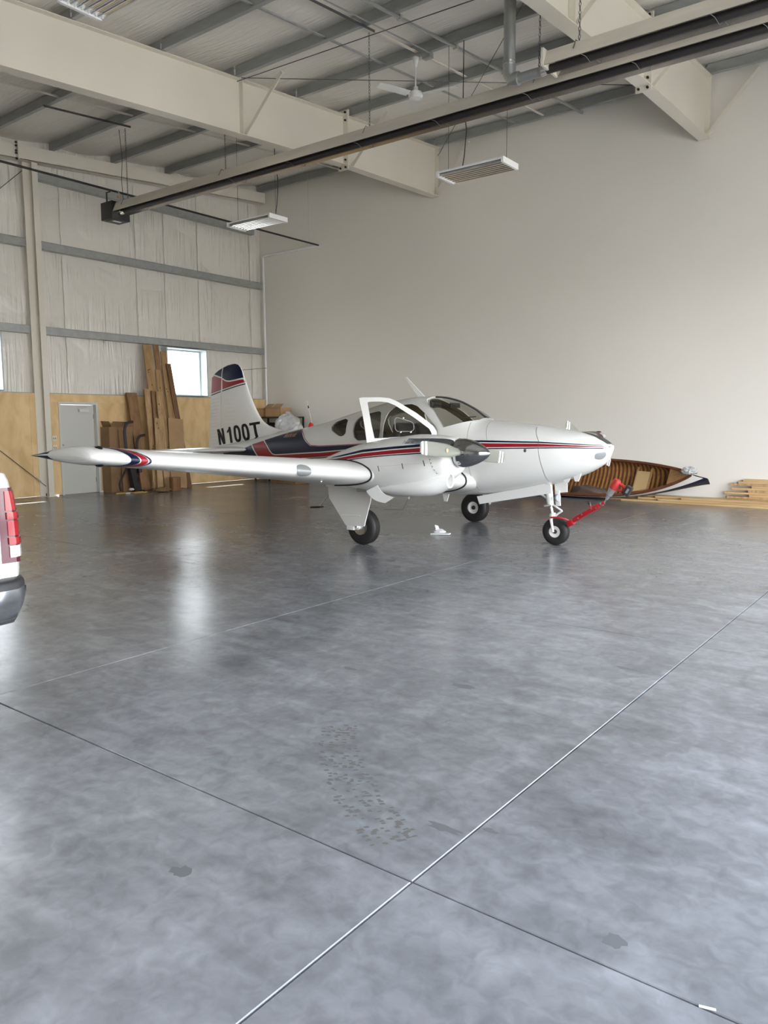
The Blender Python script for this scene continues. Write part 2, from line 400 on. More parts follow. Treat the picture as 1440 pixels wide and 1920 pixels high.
# oil stains and a lug tyre print, thin films on the slabs
def blob(cx, cy, r, k, seed, sx=1., sy=1.):
    q = random.Random(seed); a0 = [q.uniform(.65, 1.3) for _ in range(k)]
    return [(cx + r * sx * a * math.cos(t), cy + r * sy * a * math.sin(t)) for a, t in zip(a0, np.linspace(0, 2 * math.pi, k, endpoint=False))]
flat = lambda u, v: (u, v, .0006)
for k, (cx, cy, r, sx, sy) in enumerate(((-.80, 2.23, .035, 1, 1), (-1.60, 2.48, .05, 1.6, .5), (-1.44, 2.575, .025, 1.2, .6), (-2.42, 3.97, .06, 1.5, .6), (-1.72, 4.9, .05, 1.6, .6), (-2.2, 1.65, .04, 1, .8), (-3.21, 3.82, .04, 1.2, .6))):
    v, f = patch(blob(cx, cy, r, 16, k, sx, sy), flat, .2); link_mesh('oil_stain', v, f, 'stain', fl, smooth=False)
trk = np.array([(-2.62, 3.03), (-2.47, 2.84), (-2.28, 2.66), (-2.06, 2.49), (-1.84, 2.36), (-1.68, 2.28)]); mb = MB(); q = random.Random(3)
for t in np.linspace(0, 5, 66):
    i = min(int(t), 4); p = trk[i] + (trk[i + 1] - trk[i]) * (t - i); d = trk[i + 1] - trk[i]; d = d / np.linalg.norm(d); nn = np.array((-d[1], d[0]))
    for off in (-.085, -.045, 0, .042, .085):
        if q.random() < .30 + .09 * abs(t - 2.5): continue
        c = p + nn * (off + q.uniform(-.016, .016)) + d * q.uniform(-.02, .02); w, l = q.uniform(.007, .015), q.uniform(.005, .011)
        mb.add([(*(c + nn * w + d * l), .0008), (*(c - nn * w * .8 + d * l * .6), .0008), (*(c - nn * w - d * l), .0008), (*(c + nn * w * .7 - d * l * 1.1), .0008)], [(0, 1, 2, 3)])
mb.v = [(p[0], p[1], .0005 + (i // 4) * 2e-6) for i, p in enumerate(mb.v)]
o = mb.build('tyre_print', 'tyre_mark', fl, smooth=False); o['kind'] = 'stuff'
mb = MB().obox((-.49, 2.11, .002), (.022, .004, .0012), ((1, .3, 0), (-.3, 1, 0), (0, 0, 1)))
tag(mb.build('wood_splinter', 'paper_white', smooth=False), 'pale splinter of wood lying across a dark floor joint', 'splinter')

# --- walls
WIN = [(12.60, 13.92, 2.34, 3.57), (7.05, 8.38, 2.34, 3.57)]        # windows in the left wall: y0 y1 z0 z1
DOOR = (9.57, 10.57, 0., 2.12)
def cells(ys, zs, holes):
    for i in range(len(ys) - 1):
        for j in range(len(zs) - 1):
            cy, cz = (ys[i] + ys[i + 1]) / 2, (zs[j] + zs[j + 1]) / 2
            if not any(h[0] < cy < h[1] and h[2] < cz < h[3] for h in holes): yield ys[i], ys[i + 1], zs[j], zs[j + 1]
yb = sorted({YF, YW + .2, DOOR[0], DOOR[1], *[h for w in WIN for h in w[:2]]}); zb = sorted({0., DOOR[3], 2.34, 3.57, 9.})
mb = MB()
for y0, y1, z0, z1 in cells(yb, zb, WIN + [DOOR]): mb.box((XI - .12, y0, z0), (XI - .03, y1, z1))
wall_left = structure(mb.build('wall_left', 'wall_vinyl', smooth=False))
# insulation panels, each billowing a little between girts and seams
seams_y = [YF, -6., -3., 0., 2.4, 4.6, 6.4, 8.38, 9.97, 11.93, 12.78, 13.86, 15.72, 16.10]
def panel(y0, y1, z0f, z1f, sag=.035):
    n, m = max(3, int((y1 - y0) / .12)), 12; v = []
    for i in range(n + 1):
        u = i / n; y = y0 + (y1 - y0) * u; a, b = z0f(y), z1f(y)
        for j in range(m + 1):
            t = j / m; bl = sag * (math.sin(math.pi * t) ** .6) * (min(u, 1 - u) * 2 * (y1 - y0) / (y1 - y0 + .15)) ** .25 if 0 < u < 1 else 0
            v.append((XI - .02 + bl, y, a + (b - a) * t))
    f = [(i * (m + 1) + j, (i + 1) * (m + 1) + j, (i + 1) * (m + 1) + j + 1, i * (m + 1) + j + 1) for i in range(n) for j in range(m)]
    return link_mesh('insulation_panel', v, f, 'wall_vinyl', wall_left, angle=60)
C = lambda z: (lambda y: z)
for i in range(len(seams_y) - 1):
    y0, y1 = seams_y[i] + .004, seams_y[i + 1] - .004
    panel(y0, y1, C(3.68), C(5.50)); panel(y0, y1, C(5.50), lambda y: roof_z(y) + .2)
    spans = [(y0, y1)]
    for w in WIN:
        spans = [s for a, b in spans for s in ((a, min(b, w[0])), (max(a, w[1]), b)) if s[1] - s[0] > .06]
    for a, b in spans: panel(a, b, C(2.3), C(3.68), .03)
q = random.Random(77)
for y in seams_y[7:-1]:            # taped seams between the blankets
    for z0, z1 in ((2.34, 3.58), (3.80, 5.41), (5.64, roof_z(y) - .36)):
        if any(w[0] - .02 < y < w[1] + .02 for w in WIN) and z0 < 3: continue
        pts = [(XI + .012, y + q.uniform(-.012, .012), z) for z in np.linspace(z0, z1, 14)]
        MB().tube(pts, [q.uniform(.006, .013) for _ in pts], 6).build('seam_tape', 'seam_tape', wall_left)
# plywood wainscot sheets
ys = sorted({YF, *[10.13 + 1.22 * k for k in range(-16, 5)], 16.03})
for i in range(len(ys) - 1):
    a, b = ys[i] + .0015, ys[i + 1] - .0015; segs = [(a, b, .02, 2.30)]
    if a < DOOR[1] and b > DOOR[0]:
        segs = [(a, b, DOOR[3] + .002, 2.30)] + ([(a, DOOR[0], .02, DOOR[3])] if a < DOOR[0] - .02 else []) + ([(DOOR[1], b, .02, DOOR[3])] if b > DOOR[1] + .02 else [])
    for s in segs: MB().box((XL - .014, s[0], s[2]), (XL + .001 * rnd.random(), s[1], s[3])).build('plywood_sheet', 'plywood', wall_left, smooth=False)
MB().box((XL - .2, YF, 2.30), (XL + .012, DOOR[0] - .6, 2.318)).build('wainscot_cap', 'galvanized', wall_left, smooth=False)
MB().box((XL - .2, DOOR[0] - .3, 2.30), (XL + .012, 16.03, 2.318)).build('wainscot_cap', 'galvanized', wall_left, smooth=False)
for y, z in ((9.44, 1.30), (9.44, 1.09)):
    p = MB().box((XL + .002, y - .055, z - .06), (XL + .022, y + .055, z + .06)).build('wall_outlet', 'plastic_ivory')
    bevel_obj(p, .006); tag(p, 'ivory double outlet plate on plywood beside grey door, ' + ('upper one' if z > 1.2 else 'lower one'), 'outlet')
    mb = MB()
    for dy in (-.022, .022): mb.box((XL + .0215, y + dy - .014, z - .018), (XL + .0235, y + dy + .014, z + .018))
    WLOC[p.name] = np.array(p.location); mb.build('socket', 'cardboard', p, smooth=False)

# right-hand party wall, end wall with the open hangar door, far eave wall
structure(MB().box((XI - .2, YW, -.1), (XR + .2, YW + .2, 9.2)).build('wall_right', 'wall_paint', smooth=False))
mb = MB()
for y0, y1, z0, z1 in cells([YF - .2, -4.0, 13.6, YW + .2], [-.1, 4.6, 9.], [(-4.0, 13.6, -1, 4.6)]): mb.box((XR, y0, z0), (XR + .2, y1, z1))
structure(mb.build('wall_front', 'wall_paint', smooth=False))
structure(MB().box((XI - .2, YF - .2, -.1), (XR + .2, YF, 9.)).build('wall_eave', 'wall_vinyl', smooth=False))

# --- roof: insulation blanket sagging between purlins, sheet above
PY = [16.02, 14.42] + [12.86 - 1.545 * k for k in range(14)]
PY = [y for y in PY if y > YF + .3]
pl = sorted(PY + [YF]); nx = 120; ny = []
for i in range(len(pl) - 1): ny += [pl[i]] + list(np.linspace(pl[i] + .085, pl[i + 1] - .085, 12))
ny += [pl[-1], YW + .1]; v = []; q = random.Random(5); ph = [q.uniform(0, 6) for _ in range(40)]
for i in range(nx + 1):
    x = XI - .1 + (XR - XI + .2) * i / nx
    for y in ny:
        k = max(0, min(len(pl) - 2, int(np.searchsorted(pl, y, 'right')) - 1)); t = (y - pl[k] - .085) / (pl[k + 1] - pl[k] - .17); t = min(max(t, 0), 1)
        sg = .085 * math.sin(math.pi * t) ** .8 * (1 + .25 * math.sin(x * 1.3 + ph[k]) + .12 * math.sin(x * 4.1 + ph[k + 9]))
        v.append((x, y, roof_z(y) + .222 - sg))
n = len(ny); f = [(i * n + j, (i + 1) * n + j, (i + 1) * n + j + 1, i * n + j + 1) for i in range(nx) for j in range(n - 1)]
structure(link_mesh('ceiling', v, f, 'ceiling_vinyl', angle=60))
mb = MB(); mb.loft([[(x, YF - .3, roof_z(YF - .3) + .30), (x, YW + .3, roof_z(YW + .3) + .30), (x, YW + .3, roof_z(YW + .3) + .36), (x, YF - .3, roof_z(YF - .3) + .36)] for x in (XI - .55, XR + .4)])
structure(mb.build('roof', 'galvanized', smooth=False))

# purlins (Z section), one thing each, per bay
RX = (-16.62, -10.68, -4.52, 1.60)
def zsec(y, z, h=.205, fl_=.07, t=.006, up=1):
    """Z section profile in (y,z), bottom flange towards -y, top flange towards +y"""
    return [(y - fl_, z), (y - fl_, z + .02), (y - fl_ + t, z + .02), (y - fl_ + t, z + t), (y - t / 2, z + t), (y - t / 2, z + h), (y + fl_, z + h), (y + fl_, z + h - t), (y + t / 2, z + h - t), (y + t / 2, z)]
for y in PY:
    for b in range(3):
        if y < 2.5 and b == 0: continue
        x0, x1 = RX[b] + .02, RX[b + 1] - .02
        if b == 0: x0 = XI + .05
        if b == 2: x1 = XR - .02
        z = roof_z(y); sec = zsec(y, z + .003)
        o = MB().prism(sec, 0, x0, x1).build('purlin', 'galvanized', smooth=False)
        bay = ('between the insulated wall and the first cream rafter', 'between the two cream rafters above the airplane', 'beyond the second cream rafter, towards the door')[b]
        if y > 16: tag(o, 'galvanized purlin on the white wall top, ' + bay, 'purlin')
        else: tag(o, 'galvanized steel roof purlin ' + bay, 'purlin', 'roof purlins ' + bay)
# rafters: tapered I sections with bolted splice
def rafter_bot(y):
    return float(np.interp(y, [-9, 5.58, 8, 10.68, 12.7, 16.1], [5.5, 6.35, 6.53, 6.72, 6.86, 6.985]))
for k, xr in enumerate(RX[1:]):
    near = (xr + .1)
    lab = ('tapered cream steel rafter nearest the insulated wall, meeting the white wall', 'tapered cream steel rafter crossing above the two parallel tube heaters', 'tapered cream steel rafter over the open hangar door end')[k]
    T = thing('rafter', (xr, 4, roof_z(4) - .9), lab, 'beam', None)
    yy = [-8.6, -4, 0, 3, 5.6, 8, 10.7, 12.7, 16.1]
    mb = MB(); mb.loft([[(xr - .005, y, rafter_bot(y)), (xr + .005, y, rafter_bot(y)), (xr + .005, y, roof_z(y)), (xr - .005, y, roof_z(y))] for y in yy]); mb.build('web', 'steel_cream', T, smooth=False)
    mb = MB(); mb.loft([[(xr - .11, y, rafter_bot(y) - .012), (xr + .11, y, rafter_bot(y) - .012), (xr + .11, y, rafter_bot(y)), (xr - .11, y, rafter_bot(y))] for y in yy]); mb.build('bottom_flange', 'steel_cream', T, smooth=False)
    mb = MB(); mb.loft([[(xr - .11, y, roof_z(y) - .014), (xr + .11, y, roof_z(y) - .014), (xr + .11, y, roof_z(y) - .002), (xr - .11, y, roof_z(y) - .002)] for y in yy]); mb.build('top_flange', 'steel_cream', T, smooth=False)
    e = MB().box((xr - .125, 12.67, rafter_bot(12.7) - .1), (xr + .125, 12.70, roof_z(12.7) + .10)).build('splice_plate', 'steel_cream', T, smooth=False)
    for dz in (rafter_bot(12.7) - .055, rafter_bot(12.7) + .09, roof_z(12.7) - .10, roof_z(12.7) + .055):
        for dx in (-.07, .07): MB().lathe([(0, .02), (.035, .02)], (xr + dx, 12.64, dz), (0, 1, 0), 6).build('bolt', 'black_steel', T, smooth=False)
    for y in (9.86, 16.05):                  # web stiffener and flange brace
        MB().box((xr + .005, y - .006, rafter_bot(y)), (xr + .10, y + .006, roof_z(y))).build('stiffener', 'steel_cream', T, smooth=False)
    for y in ((9.95, 12.9, 16.0) if k < 2 else ()):
        p0, p1 = np.array((xr + .06, y, rafter_bot(y) + .03)), np.array((xr + .95, y + .03, roof_z(y) - .06))
        d = p1 - p0; MB().obox((p0 + p1) / 2, (np.linalg.norm(d) / 2, .028, .004), (d, (0, 1, 0), np.cross(d, (0, 1, 0)))).obox((p0 + p1) / 2 + np.array((0, -.026, 0)) + np.array((0, 0, -.02)), (np.linalg.norm(d) / 2, .003, .032), (d, (0, 1, 0), np.cross(d, (0, 1, 0)))).build('flange_brace', 'steel_cream', T, smooth=False)
# end-wall rafter and wind column
T = thing('end_rafter', (XL + .05, 10, roof_z(10) - .3), 'slim cream steel beam along the top of the insulated wall', 'beam')
yy = [-8.9, 16.08]; dp = .31
mb = MB(); mb.loft([[(XL - .1, y, roof_z(y) - dp), (XL + .12, y, roof_z(y) - dp), (XL + .12, y, roof_z(y) - dp + .012), (XL - .1, y, roof_z(y) - dp + .012)] for y in yy]); mb.build('bottom_flange', 'steel_cream', T, smooth=False)
mb = MB(); mb.loft([[(XL + .11, y, roof_z(y) - dp), (XL + .12, y, roof_z(y) - dp), (XL + .12, y, roof_z(y) - .02), (XL + .11, y, roof_z(y) - .02)] for y in yy]); mb.build('web', 'steel_cream', T, smooth=False)
MB().box((XL + .1, 8.86, roof_z(8.9) - dp - .05), (XL + .22, 8.885, roof_z(8.9) + .03)).build('splice_plate', 'steel_cream', T, smooth=False)
for dz in (-dp - .02, -dp + .09, -.17, -.07, .0):
    MB().lathe([(0, .022), (.035, .022)], (XL + .17, 8.825, roof_z(8.85) + dz), (0, 1, 0), 6).build('bolt', 'black_steel', T, smooth=False)
cy = 9.235; zc = roof_z(cy) - dp - .03
T = thing('wall_column', (XL + .03, cy, 0), 'cream steel I-section column standing against the plywood by the grey door', 'column')
MB().box((XL + .14, cy - .065, .012), (XL + .15, cy + .065, zc)).build('front_flange', 'steel_cream', T, smooth=False)
MB().box((XL + .014, cy - .004, .012), (XL + .14, cy + .004, zc)).build('web', 'steel_cream', T, smooth=False)
MB().box((XL + .004, cy - .20, .012), (XL + .014, cy + .02, zc)).build('rear_flange', 'steel_cream', T, smooth=False)
MB().box((XL + .003, cy - .11, 0), (XL + .18, cy + .11, .012)).build('base_plate', 'steel_cream', T, smooth=False)
for dy in (-.08, .08): MB().lathe([(0, .013), (.07, .013)], (XL + .06, cy + dy, .01), (0, 0, 1), 8).build('anchor_bolt', 'black_steel', T, smooth=False)
# girts
for k, z in enumerate((3.60, 5.44)):
    for a, b in ((YF, cy - .22), (cy + .08, 16.03)):
        sec = [(XL - .19, z), (XL, z), (XL, z + .045), (XL - .006, z + .045), (XL - .006, z + .006), (XL - .184, z + .006), (XL - .184, z + .15), (XL - .01, z + .15), (XL - .01, z + .105), (XL, z + .105), (XL, z + .156), (XL - .19, z + .156)]
        sec = [(XL - .16, z), (XL, z), (XL, z + .156), (XL - .16, z + .156)]
        o = MB().prism([(p[0], p[1]) for p in sec], 1, a, b).build('girt', 'galvanized', smooth=False)
        tag(o, ('galvanized wall girt directly above the windows' if k == 0 else 'galvanized wall girt high on the insulated wall') + (', beyond the column from the door' if a < 0 else ', side towards the white wall'), 'girt', None)
        WLOC[o.name] = np.array(o.location)
        MB().box((XL - .16, a, z + .157), (XL + .012, b, z + .168)).build('top_lip', 'galvanized', o, smooth=False)
        MB().box((XL - .001, a, z + .045), (XL + .008, b, z + .055)).build('web_fold', 'galvanized', o, smooth=False)
# third girt strip behind the gas pipe
o = MB().box((XL - .16, cy + .08, 6.90), (XL, 15.75, 7.05)).build('girt', 'galvanized', smooth=False); tag(o, 'galvanized wall girt highest on the insulated wall, behind the black gas pipe', 'girt')
# X-brace rods
def rod(name, p0, p1, r, m, label, cat, group=None):
    o = MB().tube([p0, p1], r, 6).build(name, m); return tag(o, label, cat, group)
o = rod('brace_rod', (XL + .07, 9.15, .24), (XL + .07, 6.2, 2.72), .008, 'rod_steel', 'thin steel brace rod rising from the column foot past plywood', 'rod'); WLOC[o.name] = np.array(o.location)
MB().obox((XL + .07, 8.98, .385), (.06, .014, .014), ((0, -.77, .64), (1, 0, 0), (0, .64, .77))).build('turnbuckle', 'steel_bright', o, smooth=False)
rod('brace_rod', (XL + .07, 9.0, 6.98), (XL + .07, 6.2, 4.3), .008, 'rod_steel', 'thin steel brace rod running down from the column top', 'rod')

# --- windows
for k, (y0, y1, z0, z1) in enumerate(WIN):
    T = structure(pw := thing('window_%d' % (k + 1), (XL - .1, (y0 + y1) / 2, z0), 'x', 'x')); del T['label'], T['category']
    mb = MB()
    for lo, hi in (((XI - .13, y0, z0), (XL + .004, y0 + .03, z1)), ((XI - .13, y1 - .03, z0), (XL + .004, y1, z1)), ((XI - .13, y0 + .03, z1 - .02), (XL + .004, y1 - .03, z1)), ((XI - .13, y0 + .03, z0), (XL + .004, y1 - .03, z0 + .02))): mb.box(lo, hi)
    mb.build('jamb', 'window_white', T, smooth=False)
    mb = MB(); a, b, c, d = y0 + .03, y1 - .03, z0 + .02, z1 - .02; w = .045
    for lo, hi in (((XI - .1, a, c), (XI - .05, a + w, d)), ((XI - .1, b - w, c), (XI - .05, b, d)), ((XI - .1, a + w, d - w), (XI - .05, b - w, d)), ((XI - .1, a + w, c), (XI - .05, b - w, c + w))): mb.box(lo, hi)
    mb.build('sash_frame', 'window_white', T, smooth=False)
    link_mesh('pane', [(XI - .075, a + w, c + w), (XI - .075, b - w, c + w), (XI - .075, b - w, d - w), (XI - .075, a + w, d - w)], [(0, 1, 2, 3)], 'pane_clear', T, smooth=False)
# --- door
y0, y1, _, zt = DOOR
T = structure(thing('door_1', (XL, (y0 + y1) / 2, 0), 'x', 'x')); del T['label'], T['category']
mb = MB(); w = .055
for lo, hi in (((XL - .15, y0, 0), (XL + .02, y0 + w, zt)), ((XL - .15, y1 - w, 0), (XL + .02, y1, zt)), ((XL - .15, y0 + w, zt - w), (XL + .02, y1 - w, zt))): mb.box(lo, hi)
mb.build('door_frame', 'frame_grey', T, smooth=False)
dl = MB().box((XL - .14, y0 + w + .004, .012), (XL - .095, y1 - w - .004, zt - w - .004)).build('door_leaf', 'door_grey', T, smooth=False)
MB().box((XL - .15, y0 + w, 0), (XL + .01, y1 - w, .012)).build('threshold', 'steel_bright', T, smooth=False)
cl = MB().box((XL - .095, 10.12, 1.90), (XL - .03, 10.36, 1.965)).build('door_closer', 'steel_bright', T, smooth=False)
mb = MB().obox((XL - .05, 10.2, 2.0), (.12, .012, .006), ((0, 1, .12), (1, 0, 0), (0, -.12, 1))); mb.build('closer_arm', 'steel_bright', T, smooth=False)
MB().lathe([(0, .032), (.012, .032)], (XL - .095, 9.70, 1.02), (1, 0, 0), 16).build('lever_rose', 'rod_steel', T)
MB().tube([(XL - .09, 9.70, 1.02), (XL - .04, 9.70, 1.02), (XL - .035, 9.82, 1.02)], .011, 8).build('lever_handle', 'steel_bright', T)
MB().lathe([(0, .024), (.01, .022)], (XL - .095, 9.70, 1.14), (1, 0, 0), 14).build('deadbolt', 'steel_bright', T)
for z in (.3, 1.05, 1.8): MB().box((XL - .1, y1 - w - .02, z - .05), (XL - .085, y1 - w, z + .05)).build('hinge', 'steel_bright', T, smooth=False)
# ------------------------------------------------------------------ gas pipe, heaters, lights, fan, conduits
T = thing('gas_pipe', (-14.46, 10, 6.38), 'black iron gas pipe crossing above, turning white along the wall to the corner', 'pipe')
MB().tube([(-14.46, -2, 6.38), (-14.46, 16.08, 6.38)], .022, 10).build('black_run', 'black_pipe', T)
MB().tube([(-14.46, 16.10, 6.38), (-16.55, 16.10, 6.37), (-16.62, 16.10, 6.34), (-16.62, 16.10, 6.2), (-16.60, 16.10, 2.07)], .034, 10).build('white_run', 'lamp_white', T)
MB().tube([(-16.45, 16.10, 2.06), (-16.62, 16.10, 2.06)], .022, 8).build('valve_stub', 'brake_dark', T)
for x, y in ((-14.46, 15.7),): MB().tube([(x, y, 6.36), (x, y, roof_z(y) + .2)], .004, 5).build('hanger_wire', 'paint_white_flat', T)
def chain(mb, p0, p1, step=.045, r=.0045):
    p0, p1 = np.array(p0, float), np.array(p1, float); n = max(2, int(np.linalg.norm(p1 - p0) / step))
    for i in range(n):
        c = p0 + (p1 - p0) * (i + .5) / n; a = (1, 0, 0) if i % 2 else (0, 1, 0); a = np.array(a); l, w = step * .62, step * .28
        pts = [c + a * w * math.cos(t) + np.array((0, 0, l)) * math.sin(t) for t in np.linspace(0, 2 * math.pi, 8)]
        mb.tube(pts, r, 4, caps=False)
def heater(y, x0, x1, z, label, box_end, chains):
    T = thing('tube_heater', ((x0 + x1) / 2, y, z), label, 'heater')
    pr = [(-.20, -.12), (-.115, .07), (.115, .07), (.20, -.12)]; t = .006
    mb = MB()
    for a, b, m in ((0, 1, 0), (1, 2, 0), (2, 3, 0)):
        A, B = np.array(pr[a]), np.array(pr[b]); d = B - A; d /= np.linalg.norm(d); nn = np.array((d[1], -d[0])) * t
        q = [A, B, B + nn, A + nn]
        k = len(mb.v); mb.add([(x, y + p[0], z + p[1]) for x in (x0, x1) for p in q], [(0, 1, 5, 4)], 0); mb.add([(x, y + p[0], z + p[1]) for x in (x0, x1) for p in q], [(3, 2, 6, 7), (0, 3, 7, 4), (1, 2, 6, 5), (0, 1, 2, 3), (4, 5, 6, 7)], 1)
    mb.build('reflector', ['reflector_side', 'reflector_inner'], T, smooth=False)
    MB().tube([(x0 - .05, y, z - .095), (x1, y, z - .095)], .052, 16).build('burner_tube', 'black_pipe', T)
    for x in np.arange(x0 + .5, x1, 1.45):          # V wire hangers under the tube
        MB().tube([(x, y - .19, z - .115), (x + .02, y - .08, z - .11), (x + .05, y, z - .165), (x + .08, y + .08, z - .11), (x + .1, y + .19, z - .115)], .004, 5).build('tube_hanger', 'rod_steel', T)
    for x, top in chains:
        mb = MB(); mb.tube([(x, y - .17, z - .02), (x, y - .1, z + .10), (x, y + .1, z + .10), (x, y + .17, z - .02)], .005, 5); mb.build('saddle_wire', 'rod_steel', T)
        mb = MB(); chain(mb, (x, y - .0, z + .10), (x, y, top - .07)); o = mb.build('hang_chain', 'rod_steel', T)
    return T
ZH, YA, YB = 6.03, 9.83, 9.27
H = heater(YA, -14.25, 2.1, ZH, 'long radiant tube heater with black burner box, hung on chains above the airplane', True, [(-14.0, roof_z(YA)), (-11.05, roof_z(YA)), (-7.75, roof_z(YA)), (-4.9, roof_z(YA)), (-1.6, roof_z(YA))])
bb = MB().box((-14.66, YA - .20, ZH - .25), (-14.27, YA + .22, ZH + .10)).build('burner_box', 'black_steel', H, smooth=False); bevel_obj(bb, .01)
MB().box((-14.58, YA - .14, ZH - .262), (-14.35, YA + .16, ZH - .251)).build('box_grille', 'rod_steel', H, smooth=False)
MB().box((-14.44, YA - .09, ZH - .268), (-14.37, YA + .09, ZH - .2625)).build('rating_label', 'lamp_white', H, smooth=False)
MB().lathe([(0, .09), (.16, .055)], (-14.28, YA, ZH - .095), (1, 0, 0), 16).build('tube_collar', 'lamp_mirror', H)
MB().tube([(-14.5, YA - .06, 6.37), (-14.55, YA - .12, 6.34), (-14.55, YA - .12, ZH + .09)], .016, 8).build('gas_hose', 'black_pipe', H)
MB().tube([(-14.40, YA + .05, 6.38), (-14.36, YA + .08, 6.30), (-14.36, YA + .08, ZH + .09)], .012, 8).build('gas_valve_pipe', 'steel_bright', H)
MB().ball((-14.40, YA + .05, 6.27), (.03, .03, .025)).build('gas_cock', 'gold_script', H)
MB().tube([(-14.3, YA + .1, ZH + .1), (-14.33, YA + .1, 6.6), (-14.28, YA + .1, 7.0), (-14.32, YA + .08, roof_z(YA))], .006, 5).build('power_cord', 'black_plastic', H)
H2 = heater(YB, -4.50, 2.1, ZH, 'second radiant tube heater ending at the galvanized vent flue', False, [(-4.1, roof_z(YB)), (-1.6, roof_z(YB))])
MB().lathe([(0, .065), (.07, .052)], (-4.58, YB, ZH - .095), (1, 0, 0), 16).build('tube_collar', 'lamp_mirror', H2)
MB().box((-4.5, YB - .205, ZH - .125), (-4.47, YB + .21, ZH + .085)).build('end_cap', 'reflector_side', H2, smooth=False)
F = thing('vent_flue', (-5.04, YB, ZH), 'galvanized vent flue dropping from the roof with an elbow at heater level', 'flue')
MB().tube([(-5.04, YB, roof_z(YB) + .2), (-5.04, YB, ZH + .08)], .075, 16).build('riser', 'flue_metal', F)
MB().tube([(-5.04, YB, ZH + .10), (-5.035, YB, ZH - .02), (-5.0, YB, ZH - .085), (-4.9, YB, ZH - .095)], .083, 16).build('elbow', 'flue_metal', F)
MB().tube([(-4.92, YB, ZH - .095), (-4.62, YB, ZH - .095)], .06, 14).build('branch_pipe', 'flue_metal', F)
for z in (ZH + .09, ZH + .13): MB().lathe([(0, .088), (.012, .088)], (-5.04, YB, z), (0, 0, 1), 16).build('clamp_band', 'steel_bright', F)
# angle iron straps carrying the chains
for x, y0, y1 in ((-14.0, 8.1, 9.95), (-11.05, 8.15, 9.9), (-7.75, 8.2, 9.95), (-4.9, 8.2, 9.95), (-4.1, 8.15, 9.9), (-1.6, 8.15, 9.95)):
    mb = MB(); mb.loft([[(x - .02, y, roof_z(y) - .002), (x + .02, y, roof_z(y) - .002), (x + .02, y, roof_z(y) - .04), (x + .014, y, roof_z(y) - .04), (x + .014, y, roof_z(y) - .008), (x - .02, y, roof_z(y) - .008)] for y in (y0, y1)])
    tag(mb.build('strut_channel', 'rod_steel', smooth=False), 'dark angle iron spanning two purlins to carry a heater chain', 'strut', 'angle irons under purlins')

# high-bay lights
def highbay(cx, cy, cz, label, hang, cord):
    T = thing('highbay_light', (cx, cy, cz), label, 'light')
    L_, W_ = .60, .24; zt_ = roof_z(min(PY, key=lambda p: abs(p - cy))) - .001
    MB().box((cx - L_, cy - W_, cz + .02), (cx + L_, cy + W_, cz + .05)).build('housing', 'lamp_white', T, smooth=False)
    for s in (-1, 1): MB().box((cx + s * L_ - .02, cy - W_ - .01, cz - .035), (cx + s * L_ + .02, cy + W_ + .01, cz + .055)).build('end_plate', 'lamp_white', T, smooth=False)
    n = 6; w = 2 * W_ / n
    for k in range(n):
        yc = cy - W_ + w * (k + .5)
        prof = [(yc - w / 2, cz - .03), (yc - w * .42, cz + .004), (yc, cz + .016), (yc + w * .42, cz + .004), (yc + w / 2, cz - .03)]
        MB().loft([[(x, p[0], p[1]) for p in prof] for x in (cx - L_ + .02, cx + L_ - .02)], 0, False, False).build('mirror_trough', 'lamp_mirror', T, angle=60)
        MB().tube([(cx - L_ + .02, yc, cz - .012), (cx + L_ - .02, yc, cz - .012)], .008, 8).build('lamp_tube', 'lamp_tube', T)
    for s, x in ((-1, cx - L_ + .06), (1, cx + L_ - .06)):
        MB().tube([(x, cy, cz + .05), (x, cy, zt_)], .004, 5).build('hang_wire', 'rod_steel', T)
    x = cx + cord * (L_ - .12)
    MB().tube([(x, cy + .05, cz + .05), (x + .05, cy + .05, cz + .3), (x + .09, cy + .05, cz + .7), (x + .04, cy + .02, min(cz + 1.2, zt_ - .2)), (x + .06, cy, zt_)], .008, 6).build('power_cord', 'black_plastic', T)
    return T
highbay(-11.80, 11.28, 5.62, 'white hanging light fixture nearest the insulated wall, near the heater burner end', None, 1)
highbay(-6.70, 11.28, 5.64, 'white hanging light fixture in front of the tall white wall', None, -.66)
highbay(-7.30, 5.05, 6.02, 'white hanging light fixture over the airplane wing tip, close under the roof', None, 1)
# ceiling fan
T = thing('ceiling_fan', (-7.9, 11.28, 7.05), 'white ceiling fan hanging from a purlin on a short down rod', 'fan')
MB().lathe([(0, .055), (.05, .05), (.16, .02)], (-7.9, 11.28, roof_z(11.28)), (0, 0, -1), 16).build('canopy', 'fan_white', T)
MB().tube([(-7.9, 11.28, roof_z(11.28) - .1), (-7.9, 11.28, 7.2)], .013, 8).build('down_rod', 'fan_white', T)
MB().lathe([(0, .04), (.06, .045), (.09, .11), (.14, .125), (.19, .11), (.21, .05)], (-7.9, 11.28, 7.23), (0, 0, -1), 24).build('motor', 'fan_white', T)
for a in (10, 130, 250):
    c, s = math.cos(math.radians(a)), math.sin(math.radians(a)); d = np.array((c, s, 0)); nn = np.array((-s, c, .18))
    b = MB().obox(np.array((-7.9, 11.28, 7.10)) + d * .45, (.30, .075, .004), (d, nn, np.cross(d, nn))); b.build('blade', 'fan_white', T, smooth=False)
    MB().obox(np.array((-7.9, 11.28, 7.09)) + d * .14, (.06, .018, .004), (d, nn, np.cross(d, nn))).build('blade_iron', 'fan_white', T, smooth=False)
